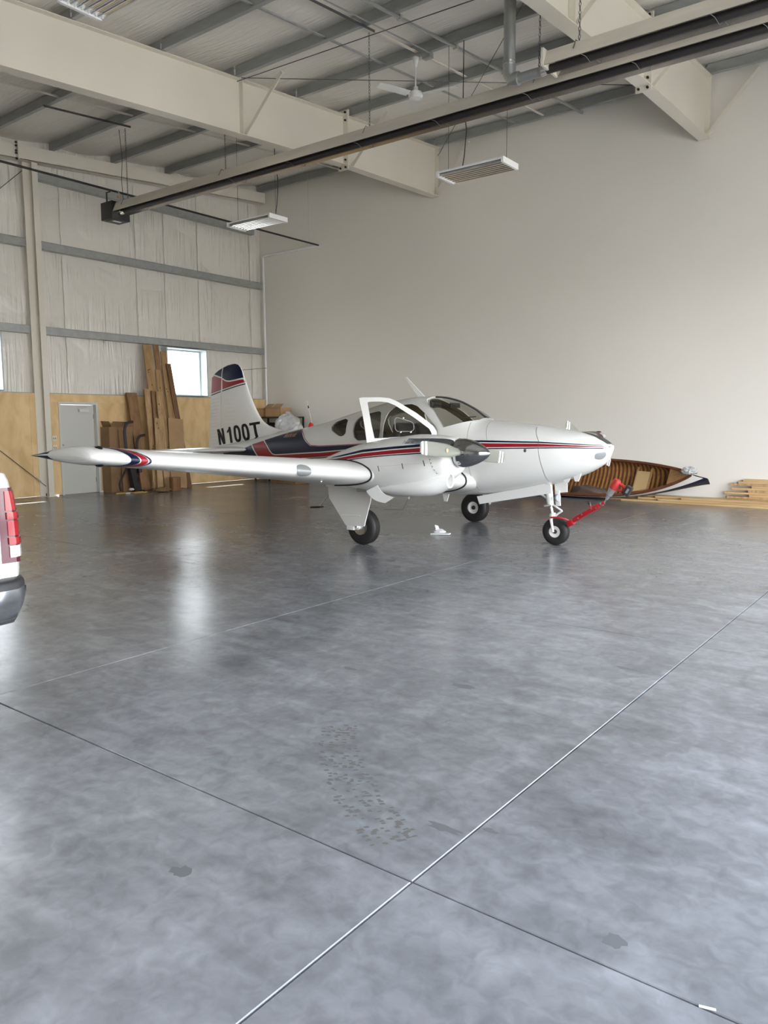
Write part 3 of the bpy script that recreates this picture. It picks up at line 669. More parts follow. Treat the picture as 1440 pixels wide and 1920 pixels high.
# conduits and cables under the roof
def conduit(p0, p1, r, m, label, name='conduit'):
    o = MB().tube([p0, p1], r, 8).build(name, m); WLOC[o.name] = np.array(o.location); return tag(o, label, 'conduit' if name == 'conduit' else 'rod')
zc_ = lambda y: roof_z(y) - .045
c = conduit((-7.30, 3, zc_(3)), (-7.02, 16.1, zc_(16.1)), .028, 'flue_metal', 'thick galvanized conduit running under the purlins to the white wall')
for y in (8.2, 9.8, 11.3, 12.85, 14.4): MB().box((-7.30 + (y - 3) * .02137 - .035, y - .03, zc_(y) - .035), (-7.30 + (y - 3) * .02137 + .035, y + .03, zc_(y) + .040)).build('strap', 'steel_bright', c, smooth=False)
c = conduit((-7.62, 3, zc_(3)), (-7.55, 11.2, zc_(11.2)), .011, 'flue_metal', 'thin electrical conduit ending at the junction box by the ceiling fan')
o = MB().box((-7.72, 11.2, roof_z(11.28) - .10), (-7.56, 11.31, roof_z(11.28) - .01)).build('junction_box', 'flue_metal', smooth=False); bevel_obj(o, .008); tag(o, 'galvanized junction box on the purlin beside the ceiling fan', 'box')
for k, (p0, p1, r, m) in enumerate((((-10.5, 9.65, 7.45), (-4.68, 9.9, 7.4), .007, 'rod_steel'), ((-10.5, 9.75, 7.54), (-4.68, 15.9, 7.92), .007, 'rod_steel'), ((-10.5, 15.9, 7.84), (-4.68, 9.55, 7.36), .007, 'rod_steel'))):
    rod('brace_cable', p0, p1, r, m, ('thin steel cable stretched between the two cream rafters', 'diagonal roof brace cable rising towards the white wall end of the far rafter', 'diagonal roof brace cable from near the ceiling fan corner')[k], 'cable')
def sag_angle(x0, y0, x1, y1, m='steel_cream'):
    w = {-13.6: 'between insulated wall and first rafter', -7.85: 'in the cream row above the airplane', -8.55: 'in the grey row above the airplane', -1.5: 'near the open door end'}[x0]
    o = MB().obox(((x0 + x1) / 2, (y0 + y1) / 2, (roof_z(y0) + roof_z(y1)) / 2 + .06), (math.hypot(x1 - x0, y1 - y0) / 2, .02, .012), ((x1 - x0, y1 - y0, roof_z(y1) - roof_z(y0)), (-(y1 - y0), x1 - x0, 0), (0, 0, 1))).build('sag_strap', m, smooth=False)
    tag(o, 'light steel strap bridging two purlins ' + w, 'strap', 'purlin straps ' + w)
for i in range(len(PY) - 1):
    if PY[i] < 3: break
    for x in (-13.6, -7.85, -8.55, -1.5): sag_angle(x, PY[i] - .03, x, PY[i + 1] + .03, 'galvanized' if x == -8.55 else 'steel_cream')
# ------------------------------------------------------------------ aeroplane (nose to +x, centre plane y = 9.45)
PYC = 9.45
def table(rows): return np.array(sorted(rows))
FT = table([(-3.605,1.325,1.265,1.295,.025),(-3.66,1.365,1.14,1.28,.10),(-3.78,1.428,1.04,1.265,.195),(-4.0,1.485,.93,1.25,.31),(-4.3,1.53,.83,1.22,.415),(-4.6,1.58,.75,1.2,.475),(-5.0,1.62,.67,1.18,.525),(-5.35,1.66,.62,1.16,.55),(-5.61,1.81,.605,1.15,.56),(-5.87,1.925,.595,1.15,.57),(-6.14,1.98,.585,1.15,.575),(-6.45,1.995,.58,1.15,.58),(-6.95,1.94,.585,1.15,.575),(-7.47,1.83,.60,1.14,.545),(-7.87,1.735,.625,1.13,.51),(-8.28,1.635,.66,1.12,.465),(-8.88,1.53,.73,1.11,.385),(-9.5,1.44,.81,1.1,.30),(-10.0,1.36,.88,1.1,.235),(-10.6,1.27,.97,1.1,.15),(-11.2,1.16,1.06,1.1,.05)])
NT = table([(-4.76,1.425,1.08,1.26,.25),(-4.80,1.445,1.01,1.25,.29),(-4.9,1.46,.93,1.22,.32),(-5.05,1.475,.84,1.18,.36),(-5.25,1.48,.78,1.14,.385),(-5.5,1.455,.74,1.12,.395),(-5.85,1.41,.74,1.1,.385),(-6.2,1.34,.78,1.08,.36),(-6.55,1.23,.84,1.05,.32),(-6.9,1.11,.9,1.02,.26),(-7.4,1.03,.93,.99,.17),(-7.9,.985,.955,.97,.03)])
def pchip(xs, ys, x):
    h = np.diff(xs); d = np.diff(ys) / h; m = np.zeros(len(xs))
    for i in range(1, len(xs) - 1):
        if d[i - 1] * d[i] > 0:
            w1 = 2 * h[i] + h[i - 1]; w2 = h[i] + 2 * h[i - 1]; m[i] = (w1 + w2) / (w1 / d[i - 1] + w2 / d[i])
    m[0] = d[0]; m[-1] = d[-1]; x = min(max(x, xs[0]), xs[-1]); i = min(max(int(np.searchsorted(xs, x)) - 1, 0), len(xs) - 2); t = (x - xs[i]) / h[i]
    return float((2 * t**3 - 3 * t**2 + 1) * ys[i] + (t**3 - 2 * t**2 + t) * h[i] * m[i] + (-2 * t**3 + 3 * t**2) * ys[i + 1] + (t**3 - t**2) * h[i] * m[i + 1])
def sect(T, x): return [pchip(T[:, 0], T[:, k], x) for k in (1, 2, 3, 4)]
NF, NN = 2.35, 2.3
def half_y(T, n, x, z):
    zt, zb, zm, w = sect(T, x); s = (z - zm) / ((zt - zm) if z > zm else (zb - zm)); s = min(max(s, 0), 1); return (1 - s**n) ** (1 / n) * w
def ring(T, n, x, yc, cnt, shrink=0.):
    zt, zb, zm, w = sect(T, x); zt -= shrink; zb += shrink; w = max(w - shrink, .01); out = []
    for a in np.linspace(0, 2 * math.pi, cnt, endpoint=False):
        c, s = math.cos(a), math.sin(a)
        out.append((x, yc + w * math.copysign(abs(c) ** (2 / n), c), zm + ((zt - zm) if s > 0 else (zm - zb)) * math.copysign(abs(s) ** (2 / n), s)))
    return out
def fsurf(side, off=.003):      # side -1 = near (starboard), +1 = far
    return lambda u, v: (u, PYC + side * (half_y(FT, NF, u, v) + off), v)
def nsurf(yc, side, off=.003):
    return lambda u, v: (u, yc + side * (half_y(NT, NN, u, v) + off), v)
PLANE = thing('airplane', (-6.45, PYC, 0), 'white twin-engine propeller airplane with navy and red stripes, parked in the hangar', 'airplane')

# --- fuselage shell with cabin cavity and window openings
xs = sorted(set(np.round(np.r_[np.linspace(-11.2, -8.0, 26), np.linspace(-8.0, -5.0, 50), np.linspace(-5.0, -3.9, 16), np.linspace(-3.9, -3.66, 10), [-3.64, -3.62, -3.605]], 4)))
fus = MB().loft([ring(FT, NF, x, PYC, 80) for x in xs]).build('fuselage', ['paint_white', 'cabin_lining'], origin=(0, 0, 0))
cav = MB(); cav.loft([ring(FT, NF, x, PYC, 64, .03 if x < -5.42 else .034) for x in np.linspace(-8.35, -5.36, 44)], 0); cav.m = [0] * len(cav.f)
cav = cav.build('cavity', 'cabin_lining', origin=(0, 0, 0)); boolean(fus, cav)
W_REAR = [(-7.94, 1.553), (-7.93, 1.594), (-7.885, 1.643), (-7.69, 1.690), (-7.60, 1.665), (-7.575, 1.58), (-7.548, 1.466), (-7.584, 1.426), (-7.638, 1.41), (-7.699, 1.417), (-7.889, 1.497)]
W_MID = [(-7.375, 1.404), (-7.421, 1.499), (-7.435, 1.601), (-7.41, 1.67), (-7.34, 1.722), (-7.195, 1.762), (-7.0, 1.795), (-6.94, 1.77), (-6.89, 1.66), (-6.86, 1.5), (-6.862, 1.39), (-7.007, 1.367), (-7.29, 1.35)]
D_OUT = [(-6.80, 1.0), (-6.82, 1.30), (-6.84, 1.6), (-6.825, 1.76), (-6.76, 1.845), (-6.62, 1.885), (-6.44, 1.895), (-6.32, 1.865), (-6.12, 1.75), (-5.90, 1.575), (-5.855, 1.50), (-5.85, 1.30), (-5.86, 1.0)]
D_WIN = [(-6.72, 1.42), (-6.745, 1.60), (-6.745, 1.73), (-6.70, 1.80), (-6.58, 1.835), (-6.43, 1.84), (-6.34, 1.81), (-6.15, 1.68), (-5.96, 1.535), (-5.925, 1.47), (-5.94, 1.42)]
W_SHIELD = [(-6.24, 2.3), (-6.262, 1.945), (-6.14, 1.85), (-6.027, 1.768), (-5.90, 1.645), (-5.806, 1.550), (-5.673, 1.585), (-5.504, 1.630), (-5.40, 1.652), (-5.385, 2.3)]
def cut(poly, y0, y1):
    c = MB().prism([(p[0], p[1]) for p in poly], 1, y0, y1); c = link_mesh('cut', c.v, c.f, 'paint_white', origin=(0, 0, 0), smooth=False); boolean(fus, c)
cut(W_REAR, 8.5, 10.4); cut(W_MID, 8.5, 10.4); cut(D_OUT, 8.5, 9.25); cut(D_WIN, 9.6, 10.4); cut(W_SHIELD, 8.5, 10.4)
fus.data.transform(Matrix.Translation((6.45, -PYC, 0))); smooth_obj(fus, 28); fus.parent = PLANE; fus.location = (0, 0, 0); WLOC[fus.name] = np.array((-6.45, PYC, 0.))
def deco(name, vf, m, parent): return link_mesh(name, vf[0], vf[1], m, parent, angle=80)
# glass
for s in (-1, 1):
    deco('rear_window', patch(W_REAR, fsurf(s, -.008), .05), 'tint_glass_rear', PLANE)
    deco('cabin_window', patch(W_MID, fsurf(s, -.008), .05), 'tint_glass_rear', PLANE)
    for poly in (W_REAR, W_MID):
        P = np.array(poly + poly[:1]); deco('window_trim', seam(P.tolist(), fsurf(s, .004), .014, 60), 'paint_white_flat', fus)
deco('pilot_window', patch(D_WIN, fsurf(1, -.008), .05), 'tint_glass', PLANE)
# windshield: left and right panes following the roof curve, centre post between
def wsurf(u, t, side):      # u = x, t 0 (centre) .. 1 (bottom edge of the glass)
    zt, zb, zm, w = sect(FT, u)
    zlow = float(np.interp(u, [p[0] for p in W_SHIELD[1:9]], [p[1] for p in W_SHIELD[1:9]])); s1 = min((zlow - zm) / (zt - zm), .995)
    a1 = math.asin(min(1, s1 ** (NF / 2))); a = math.pi / 2 - t * (math.pi / 2 - a1); c, s = math.cos(a), math.sin(a)
    return (u, PYC + side * (w * abs(c) ** (2 / NF) - .006), zm + (zt - zm) * s ** (2 / NF) - .008)
for s in (-1, 1):
    v, f = [], []; us = np.linspace(-6.262, -5.392, 30); ts = np.linspace(.0, 1, 14)
    for u in us:
        for t in ts: v.append(wsurf(u, t, s))
    for i in range(29):
        for j in range(13): f.append((i * 14 + j, i * 14 + j + 1, (i + 1) * 14 + j + 1, (i + 1) * 14 + j))
    link_mesh('windshield', v, f, 'tint_glass', PLANE, angle=80)
MB().tube([(u, PYC, sect(FT, u)[0] - .004) for u in np.linspace(-6.26, -5.39, 16)], .014, 8).build('centre_post', 'paint_grey', PLANE)
for s in (-1, 1):               # white base strip and side post of the windshield
    deco('windshield_trim', seam([(-6.275, 1.94), (-6.14, 1.84), (-6.027, 1.758), (-5.90, 1.635), (-5.80, 1.538)], fsurf(s, .006), .02, 30), 'paint_white', fus)
    deco('windshield_trim', seam([(-5.80, 1.538), (-5.673, 1.573), (-5.504, 1.620), (-5.40, 1.642)], fsurf(s, .008), .018, 30), 'paint_white', fus)
# --- livery on the fuselage sides
for s in (-1, 1):
    S = fsurf(s)
    nav = [(-9.58, 1.335), (-9.531, 1.346), (-9.108, 1.447), (-8.76, 1.515), (-8.71, 1.515), (-8.59, 1.43), (-8.47, 1.335), (-8.33, 1.262), (-8.096, 1.257), (-7.62, 1.28), (-7.074, 1.306), (-6.5, 1.34), (-5.9, 1.372), (-5.2, 1.382), (-4.424, 1.371), (-4.097, 1.353), (-3.69, 1.329),
           (-3.69, 1.323), (-4.094, 1.340), (-4.42, 1.354), (-5.2, 1.358), (-5.9, 1.335), (-6.5, 1.295), (-7.07, 1.26), (-7.5, 1.225), (-8.089, 1.176), (-9.2, 1.108), (-9.29, 1.118), (-9.36, 1.17), (-9.47, 1.265)]
    deco('navy_stripe', patch(nav, S, .07), 'paint_navy', fus)
    red = [(-9.89, 1.26), (-9.60, 1.325), (-9.49, 1.262), (-9.38, 1.163), (-9.30, 1.105), (-9.20, 1.092), (-8.089, 1.160), (-7.5, 1.209), (-7.07, 1.245), (-6.5, 1.282), (-5.9, 1.322), (-5.2, 1.344), (-4.418, 1.344), (-4.092, 1.331), (-3.68, 1.312),
           (-3.68, 1.302), (-4.089, 1.310), (-4.412, 1.306), (-5.1, 1.292), (-5.9, 1.262), (-6.5, 1.225), (-7.07, 1.185), (-7.502, 1.150), (-8.09, 1.097), (-9.4, 1.005), (-9.617, .99)]
    deco('red_stripe', patch(red, S, .07), 'paint_red', fus)
    deco('navy_tail_panel', patch([(-10.75, 1.09), (-10.284, 1.128), (-9.915, 1.248), (-9.645, .985), (-9.70, .90), (-10.75, 1.03)], S, .07), 'paint_navy', fus)
    blk = [(-9.62, .972), (-8.09, 1.083), (-7.5, 1.136), (-6.5, 1.211), (-5.9, 1.249), (-5.05, 1.276), (-4.41, 1.291), (-4.087, 1.296), (-3.68, 1.288)]
    deco('black_pinstripe', seam(blk, S, .013, 80), 'paint_navy', fus)
    cre = [(-8.73, 1.527), (-8.575, 1.445), (-8.455, 1.35), (-8.32, 1.270), (-8.096, 1.265), (-7.62, 1.288), (-7.074, 1.314)]
    deco('red_pinstripe', seam(cre, fsurf(s, .004), .010, 60), 'paint_red', fus)
    for pts, w in (([(-4.567, 1.574), (-4.428, 1.384), (-4.407, 1.223), (-4.365, 1.019), (-4.356, .852)], .0045), ([(-5.244, 1.632), (-5.126, 1.386)], .0035), ([(-5.463, 1.66), (-5.419, 1.405), (-5.368, .994), (-5.325, .694)], .004)):
        deco('panel_seam', seam(pts, fsurf(s, .0035), w), 'rod_steel', fus)
    deco('nose_light_lens', patch(rounded([(-3.775, 1.152), (-3.765, 1.226), (-3.66, 1.246), (-3.655, 1.20), (-3.70, 1.145)], .03), fsurf(s, .003), .03), 'lens_clear', fus)
    deco('nose_latch', patch(rounded([(-4.60, 1.235), (-4.60, 1.275), (-4.565, 1.275), (-4.565, 1.235)], .012), fsurf(s, .004), .03), 'rod_steel', fus)
tx = text_on('Beechcraft', fsurf(-1, .005), (-9.07, 1.385), (1, .06), .10, fit=.31, shear=.35)
deco('script_lettering', tx, 'gold_script', fus)
def top_surf(u, v):
    zt, zb, zm, w = sect(FT, u); s = min(abs(v - PYC) / w, .999); return (u, v, zm + (zt - zm) * (1 - s**NF) ** (1 / NF) + .003)
deco('antiglare_panel', patch([(-4.02, 9.43), (-3.9, 9.375), (-3.75, 9.35), (-3.63, 9.38), (-3.60, 9.45), (-3.63, 9.52), (-3.75, 9.55), (-3.9, 9.525), (-4.02, 9.47)], top_surf, .04), 'paint_grey', fus)

# --- cabin door, hinged at its front edge and standing open
def resample(poly, n):
    P = np.array(poly + poly[:1]); d = np.r_[0, np.cumsum(np.linalg.norm(np.diff(P, axis=0), axis=1))]
    return np.stack([np.interp(np.linspace(0, d[-1], n, endpoint=False), d, P[:, k]) for k in (0, 1)], 1)
HX, HY = -5.86, PYC - half_y(FT, NF, -5.86, 1.3) - .012; ANG = math.radians(46)
def swing(p):
    x, y, z = p[0] - HX, p[1] - HY, p[2]; c, s = math.cos(ANG), math.sin(ANG); return (HX + c * x - s * y, HY + s * x + c * y, z)
D_DOOR = [(-6.80, 1.0), (-6.82, 1.30), (-6.85, 1.6), (-6.885, 1.90), (-6.89, 1.955), (-6.86, 1.965), (-6.60, 1.968), (-6.47, 1.955), (-6.36, 1.905), (-6.12, 1.75), (-5.90, 1.575), (-5.855, 1.50), (-5.85, 1.30), (-5.86, 1.0)]
D_WIN2 = [(-6.72, 1.41), (-6.755, 1.60), (-6.775, 1.80), (-6.78, 1.895), (-6.76, 1.905), (-6.62, 1.908), (-6.50, 1.895), (-6.40, 1.85), (-6.15, 1.68), (-5.96, 1.535), (-5.925, 1.47), (-5.94, 1.41)]
def dsurf(off): return lambda u, v: (u, PYC - (half_y(FT, NF, u, min(v, 1.80)) - max(0, v - 1.80) * .75 + off), v)
NR = 120; dw = resample(D_WIN2, NR); cx, cz = dw.mean(0)
do = []
for p in dw:                     # matching outer point on a ray from the window centre
    d = np.array(p) - (cx, cz); best = None
    P = np.array(D_DOOR + D_DOOR[:1])
    for a, b in zip(P[:-1], P[1:]):
        M = np.array([d, a - b]).T
        if abs(np.linalg.det(M)) < 1e-9: continue
        t, u = np.linalg.solve(M, a - np.array((cx, cz)))
        if t > .5 and -1e-6 <= u <= 1 + 1e-6: best = t if best is None else min(best, t)
    do.append((cx, cz) + d * best)
v, f = [], []; S1, S2 = dsurf(.004), dsurf(-.03); K = 6
for S in (S1, S2):
    for k in range(K):
        for a, b in zip(dw, do): p = a + (b - a) * k / (K - 1); v.append(swing(S(p[0], p[1])))
for l in range(2):
    for k in range(K - 1):
        for i in range(NR):
            j = (i + 1) % NR; q = l * K * NR; f.append((q + k * NR + i, q + k * NR + j, q + (k + 1) * NR + j, q + (k + 1) * NR + i))
for k in (0, K - 1):
    for i in range(NR): j = (i + 1) % NR; f.append((k * NR + i, k * NR + j, K * NR + k * NR + j, K * NR + k * NR + i))
door = link_mesh('cabin_door', v, f, 'paint_white', PLANE, angle=40)
deco('door_window', patch(D_WIN2, lambda u, w_: swing(dsurf(-.012)(u, w_)), .06), 'tint_glass', door)
loop = [(-6.40, 1.50), (-6.43, 1.53), (-6.43, 1.66), (-6.40, 1.69), (-6.20, 1.63), (-6.17, 1.60), (-6.17, 1.53), (-6.20, 1.50), (-6.40, 1.50)]
deco('vent_window', seam(loop, lambda u, w_: swing(fsurf(-1, -.004)(u, w_)), .010, 50), 'lens_clear', door)
for p in ((-6.36, 1.49), (-6.22, 1.49), (-6.31, 1.68)):
    c = swing(fsurf(-1, .0)(*p)); MB().ball(c, .016, 8).build('vent_latch', 'steel_bright', door)
deco('door_handle', patch([(-6.74, 1.375), (-6.74, 1.392), (-6.60, 1.392), (-6.60, 1.375)], lambda u, w_: swing(fsurf(-1, .016)(u, w_)), .05), 'steel_bright', door)
S_ = lambda u, w_: swing(fsurf(-1, .009)(u, w_))
deco('door_navy_stripe', band([(-6.81, 1.355), (-5.87, 1.392)], [(-6.81, 1.30), (-5.87, 1.35)], S_, 20), 'paint_navy', door)
deco('door_red_stripe', band([(-6.81, 1.262), (-5.87, 1.322)], [(-6.81, 1.20), (-5.87, 1.265)], S_, 20), 'paint_red', door)
# doorway surround
deco('doorway_trim', seam(D_OUT[1:12], fsurf(-1, .006), .03, 70), 'paint_white_flat', fus)
# --- cabin interior
def seat(x, y, hw=.21, hh=1.):
    T_ = pempty('seat', (x, y, 1.0), PLANE)
    b = MB().box((x - .22, y - .22, .98), (x + .24, y + .22, 1.13)).build('cushion', 'seat_fabric', T_); bevel_obj(b, .04)
    pts = [(.0, 0), (.0, .25), (.02, .42), (.05, .50), (.11, .52), (.16, .47), (.14, .25), (.14, 0)]
    b = MB().prism([(x - .36 + p[0] - p[1] * .22 * hh, 1.10 + p[1] * hh) for p in pts], 1, y - hw, y + hw).build('backrest', 'seat_fabric', T_); bevel_obj(b, .03)
for x in (-6.28, -7.15):
    for dy in (-.25, .25): seat(x, PYC + (dy if x > -7 else dy * .76), .21 if x > -7 else .17, 1. if x > -7 else .78)
gl = MB().prism([(-5.42, 1.45), (-5.44, 1.565), (-5.58, 1.60), (-5.74, 1.57), (-5.74, 1.22), (-5.70, 1.22)], 1, PYC - .37, PYC + .37).build('instrument_panel', 'glare_black', PLANE)
for dy in (-.25, .25):
    MB().tube([(-5.74, PYC + dy, 1.40), (-5.9, PYC + dy, 1.42)], .015, 8).build('control_column', 'glare_black', PLANE)
    MB().tube([(-5.91, PYC + dy - .12, 1.52), (-5.91, PYC + dy - .14, 1.44), (-5.91, PYC + dy - .08, 1.40), (-5.91, PYC + dy + .08, 1.40), (-5.91, PYC + dy + .14, 1.44), (-5.91, PYC + dy + .12, 1.52)], .014, 8).build('control_yoke', 'glare_black', PLANE)
    b = MB().box((-6.10, PYC + dy - .13, 1.83), (-6.085, PYC + dy + .13, 1.90)).build('sun_visor', 'glare_black', PLANE)
MB().obox((-5.62, PYC - .12, 1.69), (.09, .012, .008), ((1, 1, .1), (-1, 1, 0), (0, 0, 1))).build('compass_bracket', 'glare_black', PLANE)

# --- wings
def airfoil(n=26, t=.15, m=.02, p=.3):
    xs_ = .5 * (1 - np.cos(np.linspace(0, math.pi, n))); yt = 5 * t * (.2969 * np.sqrt(xs_) - .126 * xs_ - .3516 * xs_**2 + .2843 * xs_**3 - .1036 * xs_**4)
    yc = np.where(xs_ < p, m / p**2 * (2 * p * xs_ - xs_**2), m / (1 - p)**2 * ((1 - 2 * p) + 2 * p * xs_ - xs_**2))
    return xs_, yc + yt, yc - yt
WST = [(.25, -5.28, -7.80, .165), (.60, -5.33, -7.75, .165), (.95, -5.42, -7.72, .165), (1.4, -5.55, -7.66, .165), (2.18, -5.70, -7.52, .17), (3.0, -5.74, -7.36, .165), (4.2, -5.80, -7.10, .162), (5.2, -5.86, -6.90, .168), (5.5, -5.885, -6.86, .168), (5.62, -5.905, -6.87, .168), (5.69, -5.93, -6.885, .162), (5.728, -5.97, -6.90, .14), (5.748, -6.03, -6.91, .09), (5.756, -6.10, -6.91, .03)]
def wing_le(d): return float(np.interp(d, [r[0] for r in WST], [r[1] for r in WST])), float(np.interp(d, [r[0] for r in WST], [r[2] for r in WST])), float(np.interp(d, [r[0] for r in WST], [r[3] for r in WST]))
def wing_pt(side, d, c, up, off=.0):
    """d span offset, c chord fraction, up True/False surface"""
    le, te, t = wing_le(d); ch = le - te; _x = max(c, 0.); z0 = .995 + .097 * (d - 2.2); tw = math.radians(3.5 - 3.0 * d / 5.75)
    yt = 5 * t * (.2969 * math.sqrt(_x) - .126 * _x - .3516 * _x**2 + .2843 * _x**3 - .1036 * _x**4); m, p = .02, .3
    yc = m / p**2 * (2 * p * _x - _x * _x) if _x < p else m / (1 - p)**2 * ((1 - 2 * p) + 2 * p * _x - _x * _x)
    h = yc + (yt + off if up else -yt - off); xx = -_x * ch + (off * 1.2 if _x < .03 else 0); zz = h * ch if off == 0 else (yc + (yt if up else -yt)) * ch + (off if up else -off)
    return (le + xx * math.cos(tw) + zz * math.sin(tw) * .2, PYC + side * d, z0 + zz * math.cos(tw) + xx * math.sin(tw) * 1.0)
cs = .5 * (1 - np.cos(np.linspace(0, math.pi, 30)))
def wing(side):
    dl_ = []
    for a, b in zip(WST[:-1], WST[1:]): dl_ += list(np.linspace(a[0], b[0], 5 if a[0] > 5.1 else 8)[:-1])
    dl_.append(WST[-1][0])
    rings = [[wing_pt(side, d, c, True) for c in cs] + [wing_pt(side, d, c, False) for c in cs[-2:0:-1]] for d in dl_]
    mb = MB().loft(rings); nr = len(rings[0]); cl_ = list(cs) + list(cs[-2:0:-1])
    for i in range(len(dl_) - 1):
        for j in range(nr):
            if dl_[i] >= 5.688 and (cl_[j] + cl_[(j + 1) % nr]) / 2 > .62: mb.m[i * nr + j] = 1
    w = mb.build('wing', ['paint_white', 'paint_navy'], PLANE, angle=40)
    def wband(name, m, d0, wd, pw=.8, sp=.55):
        # swoosh that crosses the leading edge and sweeps to the tip on both surfaces
        P = []
        for k in range(-30, 31):
            c = (abs(k) / 30) ** 2 * .62; up = k >= 0; q = (c / .62) ** pw
            row = []
            for j in range(5): row.append(wing_pt(side, min(d0 + sp * q + wd * (1 - .55 * q) * j / 4, 5.70), c, up, .003))
            P.append(row)
        v = [p for r in P for p in r]; f = [(i * 5 + j, i * 5 + j + 1, i * 5 + j + 6, i * 5 + j + 5) for i in range(60) for j in range(4)]
        link_mesh(name, v, f, m, w, angle=80)
    wband('tip_navy_band', 'paint_navy', 5.315, .085, sp=.33); wband('tip_red_band', 'paint_red', 5.235, .066, sp=.41); wband('tip_navy_line', 'paint_navy', 5.20, .022, sp=.46)
    v, f = [], []                       # navy trailing corner of the tip
    for up in (True, False):
        k0 = len(v)
        for i in range(9):
            c = .62 + .375 * i / 8
            for j in range(4): v.append(wing_pt(side, 5.66 - .42 * (i / 8) + (5.752 - 5.66 + .42 * (i / 8)) * j / 3, c, up, .003))
        f += [(k0 + i * 4 + j, k0 + i * 4 + j + 1, k0 + i * 4 + j + 5, k0 + i * 4 + j + 4) for i in range(8) for j in range(3)]
    link_mesh('tip_navy_corner', v, f, 'paint_navy', w, angle=80)
    # landing light lens on the leading edge
    v = []
    for k in range(-10, 11):
        c = (abs(k) / 10) ** 2 * .030; wd = .085 * math.sqrt(max(0, 1 - (abs(k) / 10) ** 2.5)) + .02
        for j in range(6): v.append(wing_pt(side, 3.33 + wd * (1 - 2 * j / 5) if side < 0 else 3.33 - wd * (1 - 2 * j / 5), c, k >= 0, .004))
    link_mesh('landing_light', v, [(i * 6 + j, i * 6 + j + 1, i * 6 + j + 7, i * 6 + j + 6) for i in range(20) for j in range(5)], 'lens_clear', w, angle=80)
    # tip position lights and fuel cap
    for up in (True, False):
        c = wing_pt(side, 5.60, .16, up); MB().ball(c, (.06, .022, .018), 12).build('position_light', 'paint_black', w)
    c = wing_pt(side, 2.9, .10, False, .002); MB().ball((c[0], c[1], c[2] - .01), .014, 8).build('drain_fitting', 'steel_bright', w)
    # rivet rows under the leading edge
    mb = MB()
    for c, d0, d1 in ((.045, 2.35, 5.4), (.075, 2.4, 5.2), (.12, 2.4, 5.3)):
        for d in np.arange(d0, d1, .045):
            x, y, z = wing_pt(side, d, c, False, .0015); r = .0045
            mb.add([(x + r, y, z - .001), (x, y + r, z - .001), (x - r, y, z - .001), (x, y - r, z - .001)], [(0, 1, 2, 3)])
    o = mb.build('rivet_row', 'paint_white', w, smooth=False); o['kind'] = 'stuff'
    # black seal where the wing meets nacelle (outboard) and fuselage
    for d in (2.235, .66):
        mb = MB(); pts = [wing_pt(side, d, c, True, .006) for c in cs[16:0:-1]] + [wing_pt(side, d, c, False, .006) for c in cs[0:12]]; mb.tube(pts, .011, 6); mb.build('root_seal', 'rubber', w)
    return w
for s in (-1, 1): wing(s)

